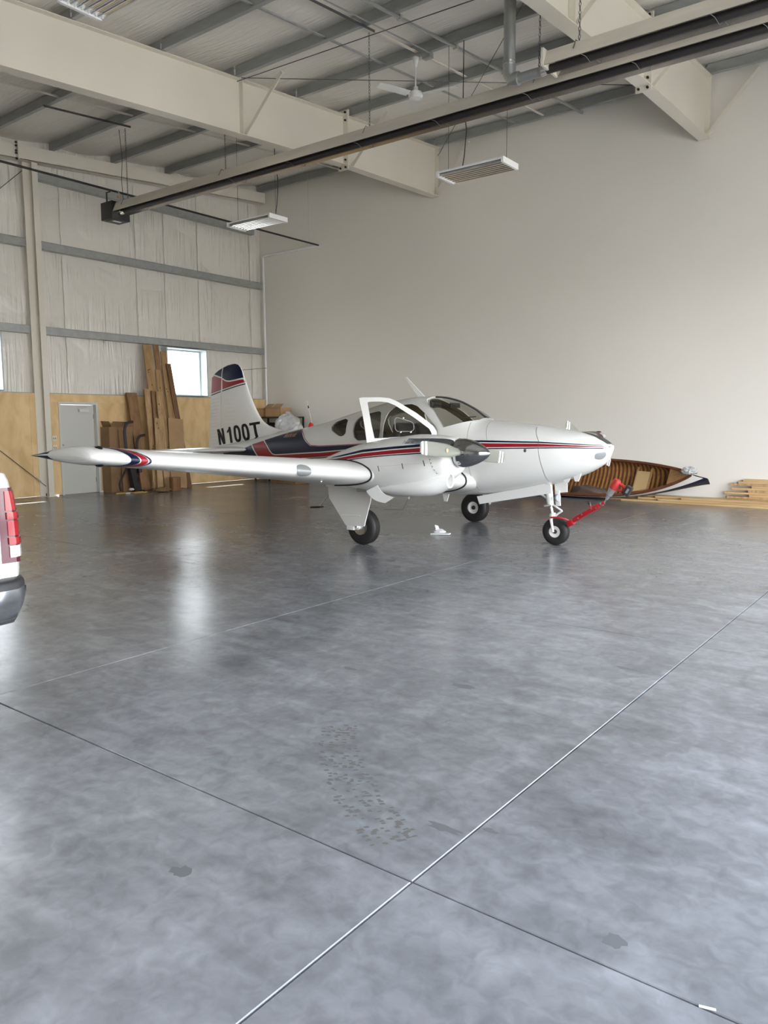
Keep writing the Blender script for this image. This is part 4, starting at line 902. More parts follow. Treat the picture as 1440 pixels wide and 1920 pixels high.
# --- engine nacelles, propellers
def nacelle(side):
    yc = PYC + side * 1.8
    xs_ = np.r_[np.linspace(-7.9, -5.2, 30), np.linspace(-5.1, -4.76, 12)]
    nc = MB().loft([ring(NT, NN, x, yc, 64) for x in xs_]).build('nacelle', ['paint_white', 'flue_metal'], origin=(0, 0, 0))
    c = MB()
    for q in (-1, 1):                   # cooling inlets either side of the spinner
        c.loft([[(x, yc + q * .19 + .115 * math.cos(a), 1.375 + .062 * math.sin(a)) for a in np.linspace(0, 2 * math.pi, 20, endpoint=False)] for x in (-5.30, -4.6)])
    c = c.build('inlet_cut', 'flue_metal', origin=(0, 0, 0)); boolean(nc, c)
    nc.data.transform(Matrix.Translation((6.45, -yc, -1.1))); smooth_obj(nc, 30); nc.parent = PLANE; nc.location = (0, side * 1.8, 1.1); WLOC[nc.name] = np.array((-6.45, yc, 1.1))
    for s in (-1, 1):
        S = nsurf(yc, s)
        if s == side: deco('navy_stripe', band([(-6.45, 1.19), (-6.278, 1.222), (-5.928, 1.295), (-5.47, 1.338), (-5.02, 1.377)], [(-6.45, 1.183), (-6.262, 1.204), (-5.907, 1.266), (-5.454, 1.311), (-5.01, 1.347)], S), 'paint_navy', nc)
        if s == side: deco('red_stripe', band([(-6.52, 1.14), (-6.346, 1.175), (-5.898, 1.252), (-5.449, 1.298), (-5.005, 1.335)], [(-6.52, 1.13), (-6.337, 1.149), (-5.882, 1.211), (-5.434, 1.256), (-4.992, 1.288)], S), 'paint_red', nc)
        if s == side: deco('black_pinstripe', seam([(-6.5, 1.115), (-6.313, 1.137), (-5.879, 1.199), (-5.431, 1.242), (-4.985, 1.273)], S, .012, 50), 'paint_navy', nc)
        for pts, w in (([(-5.02, 1.44), (-5.006, 1.389), (-4.948, 1.24), (-4.906, 1.088), (-4.863, 1.024)], .006), ([(-5.659, 1.1), (-4.967, 1.161)], .004), ([(-5.634, .77), (-5.388, .815), (-5.027, .927), (-4.885, 1.005)], .005)):
            deco('cowl_seam', seam(pts, nsurf(yc, s, .0035), w * .7), 'bead_grey', nc)
        for x, z in ((-5.618, 1.09), (-5.271, 1.13), (-4.997, 1.17)):
            deco('cowl_latch', seam([(x - .008, z + .02), (x, z - .01), (x + .008, z - .045)], nsurf(yc, s, .006), .011, 12), 'rod_steel', nc)
        mb = MB()
        for k in range(5):
            p = np.array((-4.93 + .012 * k, 1.20 - .04 * k)); mb.ball(nsurf(yc, s, .003)(*p), .006, 6)
        mb.build('cowl_screws', 'rod_steel', nc)
    if side < 0: deco('script_lettering', text_on('Travel Air', nsurf(yc, -1, .004), (-5.335, 1.372), (1, .05), .05, fit=.165, shear=.4), 'paint_black', nc)
    # chin with carburettor intake
    ch = MB(); yo = yc - .05 * -side * -1 + .0
    ys_ = yc + (-.12 if side < 0 else .12)
    for x, ry, rz, zc2 in ((-4.70, .075, .085, .965), (-4.72, .10, .11, .955), (-4.80, .14, .14, .93), (-5.0, .20, .15, .90), (-5.3, .24, .14, .875), (-5.6, .22, .11, .87)):
        pass
    ch.loft([[(x, ys_ + ry * math.cos(a), zc2 + rz * math.sin(a)) for a in np.linspace(0, 2 * math.pi, 28, endpoint=False)] for x, ry, rz, zc2 in ((-5.75, .16, .05, .82), (-5.5, .22, .11, .845), (-5.2, .22, .13, .87), (-5.0, .19, .13, .90), (-4.90, .14, .125, .93), (-4.82, .10, .10, .95), (-4.785, .085, .09, .955), (-4.785, .062, .068, .955), (-4.90, .058, .064, .955), (-5.55, .05, .055, .92))])
    ch.build('intake_chin', 'paint_white', nc)
    # cowl flap hanging open below
    fy = yc + side * .27
    A = [np.array(p) for p in ((-5.83, 0, .80), (-5.66, 0, .875), (-5.48, 0, .735), (-5.62, 0, .655))]
    mb = MB(); th = np.array((0, .012, 0)); rows = []
    for t in np.linspace(0, 1, 8):
        p, q = A[0] + (A[3] - A[0]) * t, A[1] + (A[2] - A[1]) * t; bow = -.03 * math.sin(math.pi * t)
        rows.append([(p[0] + bow, fy - .0 + side * (.10 - .10 * t), p[2] + bow), (q[0] + bow, fy + side * (.10 - .10 * t), q[2] + bow), (q[0] + bow, fy + side * (.10 - .10 * t) - side * .012, q[2] + bow), (p[0] + bow, fy + side * (.10 - .10 * t) - side * .012, p[2] + bow)])
    mb.loft(rows).build('cowl_flap', 'paint_white', nc)
    MB().box((-6.1, yc - .22, .765), (-5.74, yc + .28, .83)).build('exhaust_bay', 'flue_metal', nc, smooth=False)
    return yc
def propeller(side, rot):
    yc = PYC + side * 1.8; T_ = pempty('propeller', (-4.68, yc, 1.27), PLANE)
    prof = [(0, .165), (.02, .167), (.07, .163), (.13, .150), (.20, .125), (.27, .092), (.32, .060), (.355, .028), (.367, .006)]
    MB().lathe([(-.03, .15), (-.03, .165)] + prof, (-4.705, yc, 1.27), (1, 0, 0), 40).build('spinner', 'chrome', T_, angle=45)
    MB().lathe([(0, .14), (.10, .14)], (-4.80, yc, 1.27), (1, 0, 0), 24).build('hub_backplate', 'paint_grey', T_)
    for s in (-1, 1):
        rows = []; ms = []; R_ = .915
        rs = [.10, .16, .22, .30, .40, .52, .64, .74, .790, .792, .826, .828, .858, .860, .893, .895, R_, R_ + .004]
        for r in rs:
            ch = float(np.interp(r, [.1, .2, .35, .6, .8, .88, .919], [.075, .10, .150, .160, .150, .140, .10])); th = float(np.interp(r, [.1, .2, .35, .6, .919], [.07, .05, .026, .015, .006])); tw = math.radians(float(np.interp(r, [.1, .4, .919], [62, 80, 87])) if True else 0)
            ring_ = []
            for a in np.linspace(0, 2 * math.pi, 14, endpoint=False):
                u, w_ = ch / 2 * math.cos(a), th / 2 * math.sin(a)
                # chord mostly vertical (plane of rotation), slight pitch into x
                lx, lz = u * math.cos(tw) + w_ * math.sin(tw), u * math.sin(tw) - w_ * math.cos(tw)
                ca, sa = math.cos(rot), math.sin(rot); py_, pz_ = s * r, lz * s
                ring_.append((-4.66 + lx, yc + ca * py_ - sa * pz_, 1.27 + sa * py_ + ca * pz_))
            rows.append(ring_)
        mb = MB(); mb.loft(rows); n = 14
        for i in range(len(rs) - 1):
            if .79 < (rs[i] + rs[i + 1]) / 2 < .827 or .859 < (rs[i] + rs[i + 1]) / 2 < .894:
                for j in range(n): mb.m[i * n + j] = 1
        mb.build('blade', ['prop_grey', 'prop_white'], T_, angle=50)
        c = np.array((-4.642, yc + math.cos(rot) * s * .42, 1.27 + math.sin(rot) * s * .42))
        MB().lathe([(0, .022), (.003, .022)], c, (1, 0, 0), 16).build('maker_decal', 'gold_script', T_)
for s, rt in ((-1, math.radians(-5.5)), (1, math.radians(-20))):
    nacelle(s); propeller(s, rt)

# --- tail
FIN_LE = [(1.30, -9.60), (1.42, -9.45), (1.5, -9.20), (1.505, -9.30), (1.53, -9.52), (1.58, -9.72), (1.64, -9.82), (1.75, -9.93), (1.90, -10.03), (2.07, -10.12), (2.25, -10.205), (2.42, -10.275), (2.53, -10.32), (2.60, -10.36), (2.65, -10.42), (2.672, -10.50)]
zs = [1.16, 1.3, 1.42, 1.5, 1.53, 1.58, 1.64, 1.75, 1.9, 2.07, 2.25, 2.42, 2.53, 2.60, 2.645, 2.668]
def fin_le(z): return float(np.interp(z, [1.16, 1.35, 1.47, 1.505, 1.53, 1.58, 1.64, 1.75, 1.90, 2.07, 2.25, 2.42, 2.53, 2.60, 2.65, 2.675], [-10.3, -9.85, -9.45, -9.30, -9.52, -9.70, -9.82, -9.93, -10.03, -10.12, -10.205, -10.275, -10.32, -10.36, -10.42, -10.52]))
def fin_te(z): return float(np.interp(z, [1.10, 2.46, 2.52, 2.60, 2.65, 2.675], [-11.285, -11.155, -11.08, -10.88, -10.72, -10.55]))
def fin_half(x, z):
    le, te = fin_le(z), fin_te(z); ch = max(le - te, .02); c = min(max((le - x) / ch, 0), 1); t = .105 if z > 1.7 else .09
    th = min(ch, 1.25) * t; r = 5 * (.2969 * math.sqrt(c) - .126 * c - .3516 * c**2 + .2843 * c**3 - .1036 * c**4) * th
    return r * float(np.interp(z, [2.55, 2.675], [1, .25])) + .003
hinge = lambda z: -10.79 - (z - 1.15) * .095 if False else float(np.interp(z, [1.1, 2.67], [-10.93, -10.83]))
cc = .5 * (1 - np.cos(np.linspace(0, math.pi, 20)))
def fin_part(name, a, b):
    rows = []
    for z in zs:
        x0, x1 = a(z), b(z)
        if x0 - x1 < .015: x1 = x0 - .015
        X_ = [x0 + (x1 - x0) * c for c in cc]
        rows.append([(x, PYC - fin_half(x, z), z) for x in X_] + [(x, PYC + fin_half(x, z), z) for x in X_[::-1]])
    return MB().loft(rows).build(name, 'paint_white', PLANE, angle=40)
fin = fin_part('fin', fin_le, lambda z: max(hinge(z) + .006, fin_te(z)))
rud = fin_part('rudder', lambda z: max(min(hinge(z) - .006, fin_te(z) + .4), fin_te(z) + .016), fin_te)
def tsurf(s, off=.002): return lambda u, v: (u, PYC + s * (fin_half(u, v) + off), v)
HL = lambda z: hinge(z)
for s in (-1, 1):
    S = tsurf(s)
    # navy cap, red band, white and black lines; split at the hinge
    capf = [(-10.82, 2.43), (-10.72, 2.385), (-10.62, 2.375), (-10.50, 2.385), (-10.285, 2.415), (-10.325, 2.53), (-10.37, 2.60), (-10.43, 2.645), (-10.52, 2.665), (-10.70, 2.645), (-10.82, 2.61)]
    deco('navy_cap', patch(capf, S, .04), 'paint_navy', fin)
    deco('navy_cap', patch([(-10.845, 2.445), (-11.06, 2.50), (-10.96, 2.56), (-10.845, 2.605)], S, .04), 'paint_navy', rud)
    deco('red_band', patch([(-10.82, 2.225), (-10.245, 2.335), (-10.262, 2.39), (-10.50, 2.362), (-10.62, 2.352), (-10.72, 2.362), (-10.82, 2.405)], S, .04), 'paint_red', fin)
    deco('red_band', patch([(-11.165, 2.16), (-10.865, 2.215), (-10.845, 2.42), (-11.07, 2.475), (-11.135, 2.445)], S, .04), 'paint_red', rud)
    deco('black_line', seam([(-10.83, 2.195), (-10.24, 2.305)], S, .018, 20), 'paint_black', fin)
    deco('black_line', seam([(-11.165, 2.13), (-10.87, 2.187)], S, .018, 10), 'paint_black', rud)
    mb = MB()
    for k in range(15):                 # stamped beads of the rudder skin
        z = 2.06 - .062 * k; a, b = -11.17 - (2.06 - z) * .08, hinge(z) - .06
        mb.tube([tsurf(s, .001)(a + (b - a) * t, z - .012 + .024 * t) for t in np.linspace(0, 1, 8)], .006, 6)
    mb.build('skin_beads', 'paint_white', rud); mb = MB()
    for k in range(9):
        z = 2.03 - .07 * k; mb.tube([tsurf(s, .001)(hinge(z) + .16 + .24 * t, z + .012 * t) for t in np.linspace(0, 1, 8)], .004, 6)
    mb.build('skin_beads', 'paint_white', fin)
# registration on the near side of fin and rudder
rsurf = lambda u, v: (u, PYC - max(fin_half(u, v), half_y(FT, NF, u, v) if v < sect(FT, u)[0] else 0) - .006, v)
def glyph(u, v): return (-10.95 + u - .25 * v, 1.23 + .121 * u + v)
def bar(*q): return [glyph(*p) for p in q]
H_, K_ = .283, .062
strokes = [bar((0, 0), (K_, 0), (K_, H_), (0, H_)), bar((.125, 0), (.187, 0), (.187, H_), (.125, H_)), bar((.0, H_), (.068, H_), (.187, 0), (.119, 0)),          # N
           bar((.325, 0), (.39, 0), (.39, H_), (.345, H_), (.325, H_ - .03)), bar((.325, H_ - .03), (.27, H_ - .07), (.27, H_ - .105), (.325, H_ - .075)),   # 1
           bar((.985, 0), (1.05, 0), (1.05, H_ - .045), (.985, H_ - .045)), bar((.895, H_ - .045), (1.14, H_ - .045), (1.14, H_), (.895, H_))]                    # T
V_, F_ = [], []
for st_ in strokes:
    v, f = patch(st_, rsurf, .05); k = len(V_); V_ += v; F_ += [tuple(i + k for i in t) for t in f]
for c0_ in (.545, .765):                                                                                                                                                  # 0 0
    k = len(V_); n = 40
    for a in np.linspace(0, 2 * math.pi, n, endpoint=False):
        ca, sa = math.cos(a), math.sin(a); ex = .75
        for ru, rv in ((.093, H_ / 2 + .006), (.032, H_ / 2 - .042)): V_.append(rsurf(*glyph(c0_ + ru * math.copysign(abs(ca) ** ex, ca), H_ / 2 + rv * math.copysign(abs(sa) ** ex, sa))))
    F_ += [(k + 2 * i, k + 2 * i + 1, k + (2 * i + 3) % (2 * n), k + (2 * i + 2) % (2 * n)) for i in range(n)]
tx = (V_, F_)
deco('registration_number', tx, 'paint_black', fin)
def stab(side):
    rows = []
    for d, le, te, t in ((.04, -10.00, -11.20, .085), (.3, -10.06, -11.20, .085), (1.2, -10.27, -11.17, .085), (2.2, -10.48, -11.13, .08), (2.36, -10.54, -11.12, .06), (2.42, -10.66, -11.08, .02)):
        x_, up, lo = airfoil(18, t, 0., .3); ch = le - te
        rows.append([(le - a * ch, PYC + side * d, 1.165 + u * ch) for a, u in zip(x_, up)] + [(le - a * ch, PYC + side * d, 1.165 + l * ch) for a, l in list(zip(x_, lo))[-2:0:-1]])
    h = MB().loft(rows).build('horizontal_stabilizer', 'paint_white', PLANE, angle=40)
    return h
for s in (-1, 1): stab(s)
# --- antennas, beacon, step
A = MB(); A.loft([[(-6.50 - .30 * t - w * (1 - .55 * t), PYC - .012 * (1 - .6 * t), 1.985 + .30 * t), (-6.50 - .30 * t + w * (1 - .55 * t), PYC - .012 * (1 - .6 * t), 1.985 + .30 * t), (-6.50 - .30 * t + w * (1 - .55 * t), PYC + .012 * (1 - .6 * t), 1.985 + .30 * t), (-6.50 - .30 * t - w * (1 - .55 * t), PYC + .012 * (1 - .6 * t), 1.985 + .30 * t)] for t in (0, .5, 1) for w in (.055,)])
A.build('blade_antenna', 'paint_white', PLANE)
MB().lathe([(0, .045), (.02, .045), (.05, .04), (.075, .02), (.08, .003)], (-8.72, PYC, 1.548), (0, 0, 1), 18).build('beacon', 'beacon_red', PLANE)
MB().tube([(-8.68, PYC, 1.55), (-8.80, PYC, 1.98)], .004, 6).build('whip_antenna', 'paint_white', PLANE)
MB().tube([(-8.765, PYC, 1.86), (-8.775, PYC, 1.90)], .009, 8).build('whip_coil', 'paint_black', PLANE)
MB().tube([(-10.32, PYC, 2.55), (-9.72, PYC, 2.555)], .004, 6).build('fin_antenna', 'rod_steel', PLANE)
MB().tube([(-7.80, PYC - .50, .62), (-7.90, PYC - .72, .36)], .012, 8).build('step_strut', 'steel_bright', PLANE)
b = MB().obox((-7.93, PYC - .75, .345), (.10, .05, .014), ((1, 0, .08), (0, 1, 0), (-.08, 0, 1))).build('step_pad', 'rubber', PLANE); bevel_obj(b, .012)
MB().tube([(-6.48, PYC - .35, .60), (-6.50, PYC - .35, .52)], .014, 8).build('belly_antenna_post', 'paint_white', PLANE)
MB().tube([(-6.50, PYC - .35, .53), (-6.60, PYC - .35, .355), (-6.95, PYC - .35, .335)], .004, 6).build('belly_antenna_rod', 'rod_steel', PLANE)
for x, dy, h in ((-5.95, -.2, .14), (-4.02, -.12, .11), (-4.16, -.12, .08)):
    z = sect(FT, x)[1] + .05; MB().loft([[(x - .06, PYC + dy - .012, z), (x + .06, PYC + dy - .012, z), (x + .06, PYC + dy + .012, z), (x - .06, PYC + dy + .012, z)], [(x - .03, PYC + dy - .008, z - h), (x + .02, PYC + dy - .008, z - h), (x + .02, PYC + dy + .008, z - h), (x - .03, PYC + dy + .008, z - h)]]).build('belly_fin_antenna', 'paint_white', PLANE)

# --- undercarriage
def wheel(P, c, r, w, rim):
    """wheel with axle along y"""
    prof = [(-w * .36, rim), (-w * .46, rim + .012), (-w * .5, r - .07), (-w * .46, r - .03), (-w * .36, r - .008), (-w * .30, r - .001)]
    g = []
    for k in (-.20, -.07, .07, .20): g += [(w * (k - .025), r), (w * (k - .012), r - .008), (w * (k + .012), r - .008), (w * (k + .025), r)]
    prof = prof + g + [(-a, b) for a, b in prof[::-1]]
    MB().lathe(prof, c, (0, 1, 0), 44, caps=False).build('tyre', 'rubber', P, angle=30)
    for s in (-1, 1):
        MB().lathe([(s * w * .34, rim + .004), (s * w * .40, rim + .002), (s * w * .38, rim - .018), (s * w * .26, rim * .72), (s * w * .28, rim * .40), (s * w * .10, rim * .36)], c, (0, 1, 0), 32, caps=False).build('wheel_rim', 'rim_white', P, angle=30)
        MB().lathe([(s * w * .1, rim * .40), (s * w * .36, rim * .34), (s * w * .40, rim * .14)], c, (0, 1, 0), 16).build('hub_cap', 'brake_dark', P)
def main_gear(side):
    yc = PYC + side * 1.45; T_ = pempty('main_gear', (-6.45, yc, 0), PLANE); c = (-6.45, yc, .236)
    wheel(T_, c, .236, .17, .095)
    yl = yc + side * .13
    MB().tube([(-6.42, yl, .95), (-6.45, yl, .50)], .045, 14).build('oleo_cylinder', 'paint_white', T_)
    MB().tube([(-6.45, yl, .52), (-6.46, yl, .24)], .026, 12).build('oleo_piston', 'steel_bright', T_)
    MB().tube([(-6.46, yl, .236), (-6.46, yc, .236)], .03, 12).build('axle', 'rim_white', T_)
    b = MB().box((-6.62, yl - .03, .20), (-6.50, yl + .03, .30)).build('brake_caliper', 'rim_white', T_); bevel_obj(b, .012)
    MB().lathe([(-.006, .10), (.006, .10)], (-6.45, yc + side * .085, .236), (0, 1, 0), 24).build('brake_disc', 'steel_bright', T_)
    for a, b in (((-6.40, yl, .62), (-6.30, yl, .46)), ((-6.30, yl, .46), (-6.44, yl, .32))): MB().tube([a, b], .014, 8).build('torque_link', 'rim_white', T_)
    yd = yc + side * .20
    poly = [(-6.90, .80), (-6.20, .82), (-6.16, .75), (-6.17, .62), (-6.28, .275), (-6.59, .265), (-6.88, .62)]
    dr = MB().prism([(p[0], p[1]) for p in poly], 1, yd - .008, yd + .008).build('gear_door', 'paint_white_flat', T_, smooth=False)
    MB().tube([(-6.66, yd + side * .008, .395), (-6.34, yd + side * .008, .412)], .008, 8).build('door_bead', 'paint_white_flat', T_)
    # open wheel bay and inner door
    MB().box((-6.68, yc + side * .16 - .33, .80), (-6.15, yc + side * .16 + .1, .83)).build('wheel_bay', 'paint_white_flat', T_, smooth=False)
for s in (-1, 1): main_gear(s)
T_ = pempty('nose_gear', (-4.36, PYC, 0), PLANE)
wheel(T_, (-4.35, PYC, .178), .178, .13, .075)
MB().tube([(-4.50, PYC, .95), (-4.435, PYC, .52)], [.06, .045], 14).build('oleo_cylinder', 'paint_white', T_)
MB().tube([(-4.44, PYC, .53), (-4.395, PYC, .34)], .026, 12).build('oleo_piston', 'steel_bright', T_)
for s in (-1, 1):
    MB().tube([(-4.40, PYC + s * .02, .40), (-4.385, PYC + s * .085, .34), (-4.35, PYC + s * .092, .178)], [.024, .02, .016], 8).build('fork_leg', 'rim_white', T_)
MB().tube([(-4.40, PYC - .03, .385), (-4.39, PYC + .03, .385)], .04, 10).build('fork_crown', 'rim_white', T_)
for a, b in (((-4.42, PYC, .54), (-4.27, PYC, .455)), ((-4.27, PYC, .455), (-4.38, PYC, .375))): MB().tube([a, b], .013, 8).build('torque_link', 'rim_white', T_)
MB().tube([(-4.80, PYC, .78), (-4.46, PYC, .60)], .018, 8).build('drag_brace', 'paint_white', T_)
MB().tube([(-4.50, PYC - .06, .505), (-4.42, PYC - .02, .525)], .022, 10).build('shimmy_damper', 'steel_bright', T_)
b = MB().obox((-4.32, PYC - .03, .62), (.035, .012, .10), ((1, 0, .1), (0, 1, 0), (-.1, 0, 1))).build('landing_light_bracket', 'paint_white', T_); bevel_obj(b, .01)
MB().lathe([(0, .05), (.02, .052), (.03, .045)], (-4.33, PYC - .04, .63), (.9, -.3, 0), 18).build('taxi_light', 'lens_clear', T_)
yd = PYC - .20
mb = MB().prism([(-5.44, .60), (-4.43, .82), (-4.34, .80), (-4.335, .70), (-5.40, .495)], 1, yd - .008, yd + .008); mb.build('gear_door', 'paint_white', T_, smooth=False)
MB().prism([(-4.42, .84), (-4.24, .86), (-4.23, .70), (-4.40, .68)], 1, PYC + .06, PYC + .075).build('gear_door', 'paint_white', T_, smooth=False)
# ------------------------------------------------------------------ tow bar and drill on the nose wheel
def lerp(a, b, t): return np.array(a, float) + (np.array(b, float) - np.array(a, float)) * t
T = thing('tow_bar', (-4.1, PYC, .12), 'red powered tow bar clamped to the airplane nose wheel', 'tow bar')
p0, p1 = np.array((-4.125, PYC - .03, .325)), np.array((-3.75, PYC - .03, .565)); d = p1 - p0; d /= np.linalg.norm(d); nn = np.cross(d, (0, 1, 0))
b = MB().loft([[p0 + d * t + np.array((0, sy * .026, 0)) + nn * h * .72 * sz for sy, sz in ((-1, -1), (1, -1), (1, 1), (-1, 1))] for t, h in ((0, .036), (.05, .042), (.10, .050), (.17, .042), (.31, .042), (.37, .050), (.41, .046), (.445, .034))]).build('arm', 'tow_red', T, smooth=False); bevel_obj(b, .008)
for t, h in ((.03, .01), (.12, -.01), (.19, .01), (.34, .01), (.40, -.01)): MB().lathe([(-.036, .011), (.036, .011)], p0 + d * t + nn * h, (0, 1, 0), 8).build('bolt', 'steel_bright', T)
b = MB().obox(p0 - d * .01 + np.array((0, 0, -.01)), (.045, .045, .038), (d, (0, 1, 0), nn)).build('clamp_head', 'tow_red', T); bevel_obj(b, .012)
MB().tube([(-4.37, PYC - .140, .375), (-4.28, PYC - .140, .385), (-4.19, PYC - .09, .365), (-4.13, PYC - .05, .335)], .012, 8).build('strap_arm', 'tow_red', T)
MB().lathe([(-.1, .02), (.1, .02)], (-4.193, PYC, .310), (0, 1, 0), 12).build('drive_roller', 'black_steel', T)
MB().tube([p0 + d * .33 + nn * .03, p0 + d * .34 + nn * .075], .012, 8).build('knob_stem', 'tow_red', T)
MB().ball(p0 + d * .34 + nn * .09, .022, 10).build('knob', 'black_plastic', T)
MB().tube([p1, p1 + d * .07], .022, 10).build('drive_collar', 'tow_red', T)
MB().lathe([(0, .03), (.02, .03)], p1 + d * .02, d, 6).build('collar_nut', 'steel_bright', T)
D = thing('cordless_drill', tuple(p1 + d * .07), 'red cordless drill with black battery chucked into the tow bar', 'drill')
q0 = p1 + d * .075; e = np.array((.50, 0, .866)); e /= np.linalg.norm(e); ne = np.cross(e, (0, 1, 0)); ne = -ne if ne[0] < 0 else ne
MB().tube([q0, q0 + e * .09], .011, 8).build('drive_shaft', 'steel_bright', D)
MB().lathe([(.05, .020), (.10, .028), (.11, .040), (.20, .046), (.21, .05)], q0, e, 20).build('gearbox', 'drill_grey', D)
MB().lathe([(.205, .050), (.25, .052), (.31, .050), (.335, .042), (.34, .02)], q0, e, 20).build('motor_body', 'drill_red', D)
b = MB(); c0 = q0 + e * .29; b.tube([c0 + ne * .02, c0 + ne * .07 + e * .015, c0 + ne * .135 + e * .01], [.024, .020, .022], 10); b.build('grip', 'drill_red', D)
b = MB().tube([q0 + e * .225 + ne * .03, q0 + e * .235 + ne * .10, c0 + ne * .14 - e * .035], .012, 8); b.build('hand_guard', 'drill_red', D)
b = MB().obox(c0 + ne * .175 - e * .005, (.04, .038, .062), (ne, (0, 1, 0), e)).build('battery', 'black_plastic', D); bevel_obj(b, .01)
MB().obox(c0 + ne * .18 - np.array((0, .039, 0)), (.014, .001, .03), (ne, (0, 1, 0), e)).build('battery_label', 'drill_grey', D, smooth=False)

# ------------------------------------------------------------------ crumpled paper on the floor
def crumple(c, r, seed, sq=.5, nu=16, nv=9):
    q = random.Random(seed); mb = MB(); rings = []
    for p in np.linspace(.05, math.pi - .05, nv):
        rings.append([(c[0] + r[0] * math.sin(p) * math.cos(t) * (1 + q.uniform(-.28, .28)), c[1] + r[1] * math.sin(p) * math.sin(t) * (1 + q.uniform(-.28, .28)), max(c[2] - r[2] + .002, c[2] + r[2] * math.cos(p) * (1 + q.uniform(-.25, .25)))) for t in np.linspace(0, 2 * math.pi, nu, endpoint=False)])
    return mb.loft(rings)
T = thing('crumpled_towel', (-6.16, 9.40, 0), 'crumpled white paper towel lying on the floor under the airplane', 'paper towel')
crumple((-6.16, 9.40, .035), (.10, .07, .034), 2).build('wad', 'paper_white', T, angle=15)
MB().obox((-6.10, 9.34, .012), (.14, .05, .008), ((1, .25, .03), (-.25, 1, 0), (0, 0, 1))).build('flat_sheet', 'paper_white', T, smooth=False)
MB().loft([[(-6.2, 9.37, .06), (-6.15, 9.40, .06)], [(-6.23, 9.38, .13), (-6.20, 9.42, .115)], [(-6.21, 9.40, .11), (-6.19, 9.43, .10)]], 0, False, False).build('upturned_corner', 'paper_white', T)

# ------------------------------------------------------------------ canoe leaning on its side against the white wall
CA, CN = np.array((0, .57, .822)), np.array((0, -.822, .57)); CC = np.array((-6.75, 15.70, .455))
def hull(s, t, off=0.):
    """s -1..1 along, t -1 lower gunwale .. 0 keel .. 1 upper gunwale"""
    b = .435 * max(0., 1 - abs(s) ** 2.6) ** .9 + .006; sh = .25 * abs(s) ** 3.4; dep = .275 - .02 * abs(s)
    a = t * math.pi / 2; u = b * math.copysign(abs(math.sin(a)) ** .72, a); w = -dep * abs(math.cos(a)) ** .62 * (1 - .12 * abs(s) ** 6)
    k = 1 - abs(t) ** 1.4; X_ = 2.42 * s + math.copysign(.27 * abs(s) ** 5 * min(1, k * 3.5), s)
    hgt = sh * (abs(t) ** 1.2) * 1.0 - .10 * abs(s) ** 6 * 0
    lift = sh * .5 * (1 - abs(t) ** 1.2) * abs(s) ** 2
    return CC + np.array((X_, 0, 0)) + CA * u * (1 + off / .4) + CN * (w * (1 + off / .275) + hgt + lift)
T = thing('canoe', (-6.75, 15.85, 0), 'wood-ribbed canoe with navy hull resting on its side against the white wall', 'canoe')
ss = np.sin(np.linspace(-math.pi / 2, math.pi / 2, 70)) * .998; tt = np.linspace(-1, 1, 41)
mb = MB()
v = [hull(s, t) for s in ss for t in tt]; n = len(tt)
f = [(i * n + j, i * n + j + 1, (i + 1) * n + j + 1, (i + 1) * n + j) for i in range(len(ss) - 1) for j in range(n - 1)]
mi = [1 if (abs(tt[j] + tt[j + 1]) / 2 > .87) else 0 for i in range(len(ss) - 1) for j in range(n - 1)]
o = link_mesh('hull_skin', v, f, ['canoe_navy', 'canoe_white'], T, midx=mi, angle=60)
v = [hull(s, t, -.012) for s in ss[8:-8] for t in tt]; m_ = len(ss) - 16
f = [(i * n + j, i * n + j + 1, (i + 1) * n + j + 1, (i + 1) * n + j) for i in range(m_ - 1) for j in range(n - 1)]
link_mesh('cedar_planking', v, f, 'canoe_cedar', T, angle=60)
for s in np.arange(-.93, .94, .0355):
    rows = []
    for t in np.linspace(-.97, .97, 30):
        p = hull(s, t, -.020); q = hull(s + .0175, t, -.020); p2 = hull(s, t, -.011); q2 = hull(s + .0175, t, -.011); rows.append([p, q, q2, p2])
    MB().loft(rows).build('rib', 'canoe_rib', T, smooth=False)
for sd in (-1, 1):
    pts = [hull(s, sd) + CN * .004 for s in ss[1:-1]]
    rows = [[p + CA * .026 + CN * .016, p - CA * .026 + CN * .016, p - CA * .026 - CN * .022, p + CA * .026 - CN * .022] for p in pts]
    MB().loft(rows).build('gunwale', 'canoe_mahogany', T, smooth=False)
for e_ in (-1, 1):               # end decks
    rows = []
    for s in np.linspace(.80, .985, 10): a, b = hull(e_ * s, -1), hull(e_ * s, 1); rows.append([a, lerp(a, b, .33), lerp(a, b, .66), b, b - CN * .014, a - CN * .014])
    MB().loft(rows).build('deck', 'canoe_deck', T, smooth=False)
for s0, s1 in ((.50, .62), (-.56, -.44)):   # caned seats
    a, b, c, d_ = [hull(s, t_) - CN * .05 for s, t_ in ((s0, -.93), (s0, .93), (s1, .93), (s1, -.93))]
    seat_ = MB().loft([[lerp(a, b, .17), lerp(a, b, .83), lerp(d_, c, .83), lerp(d_, c, .17)], [p - CN * .015 for p in (lerp(a, b, .17), lerp(a, b, .83), lerp(d_, c, .83), lerp(d_, c, .17))]]).build('caned_seat', 'caned_seat', T, smooth=False)
    for p, q in ((a, b), (d_, c)): MB().obox((p + q) / 2 - CN * .012, (np.linalg.norm(q - p) / 2, .022, .012), (q - p, (1, 0, 0), CN)).build('seat_bar', 'canoe_deck', T, smooth=False)
p, q = hull(-.12, -1), hull(-.12, 1); MB().obox((p + q) / 2 - CN * .01, (np.linalg.norm(q - p) / 2, .03, .012), (q - p, (1, 0, 0), CN)).build('thwart', 'canoe_mahogany', T, smooth=False)
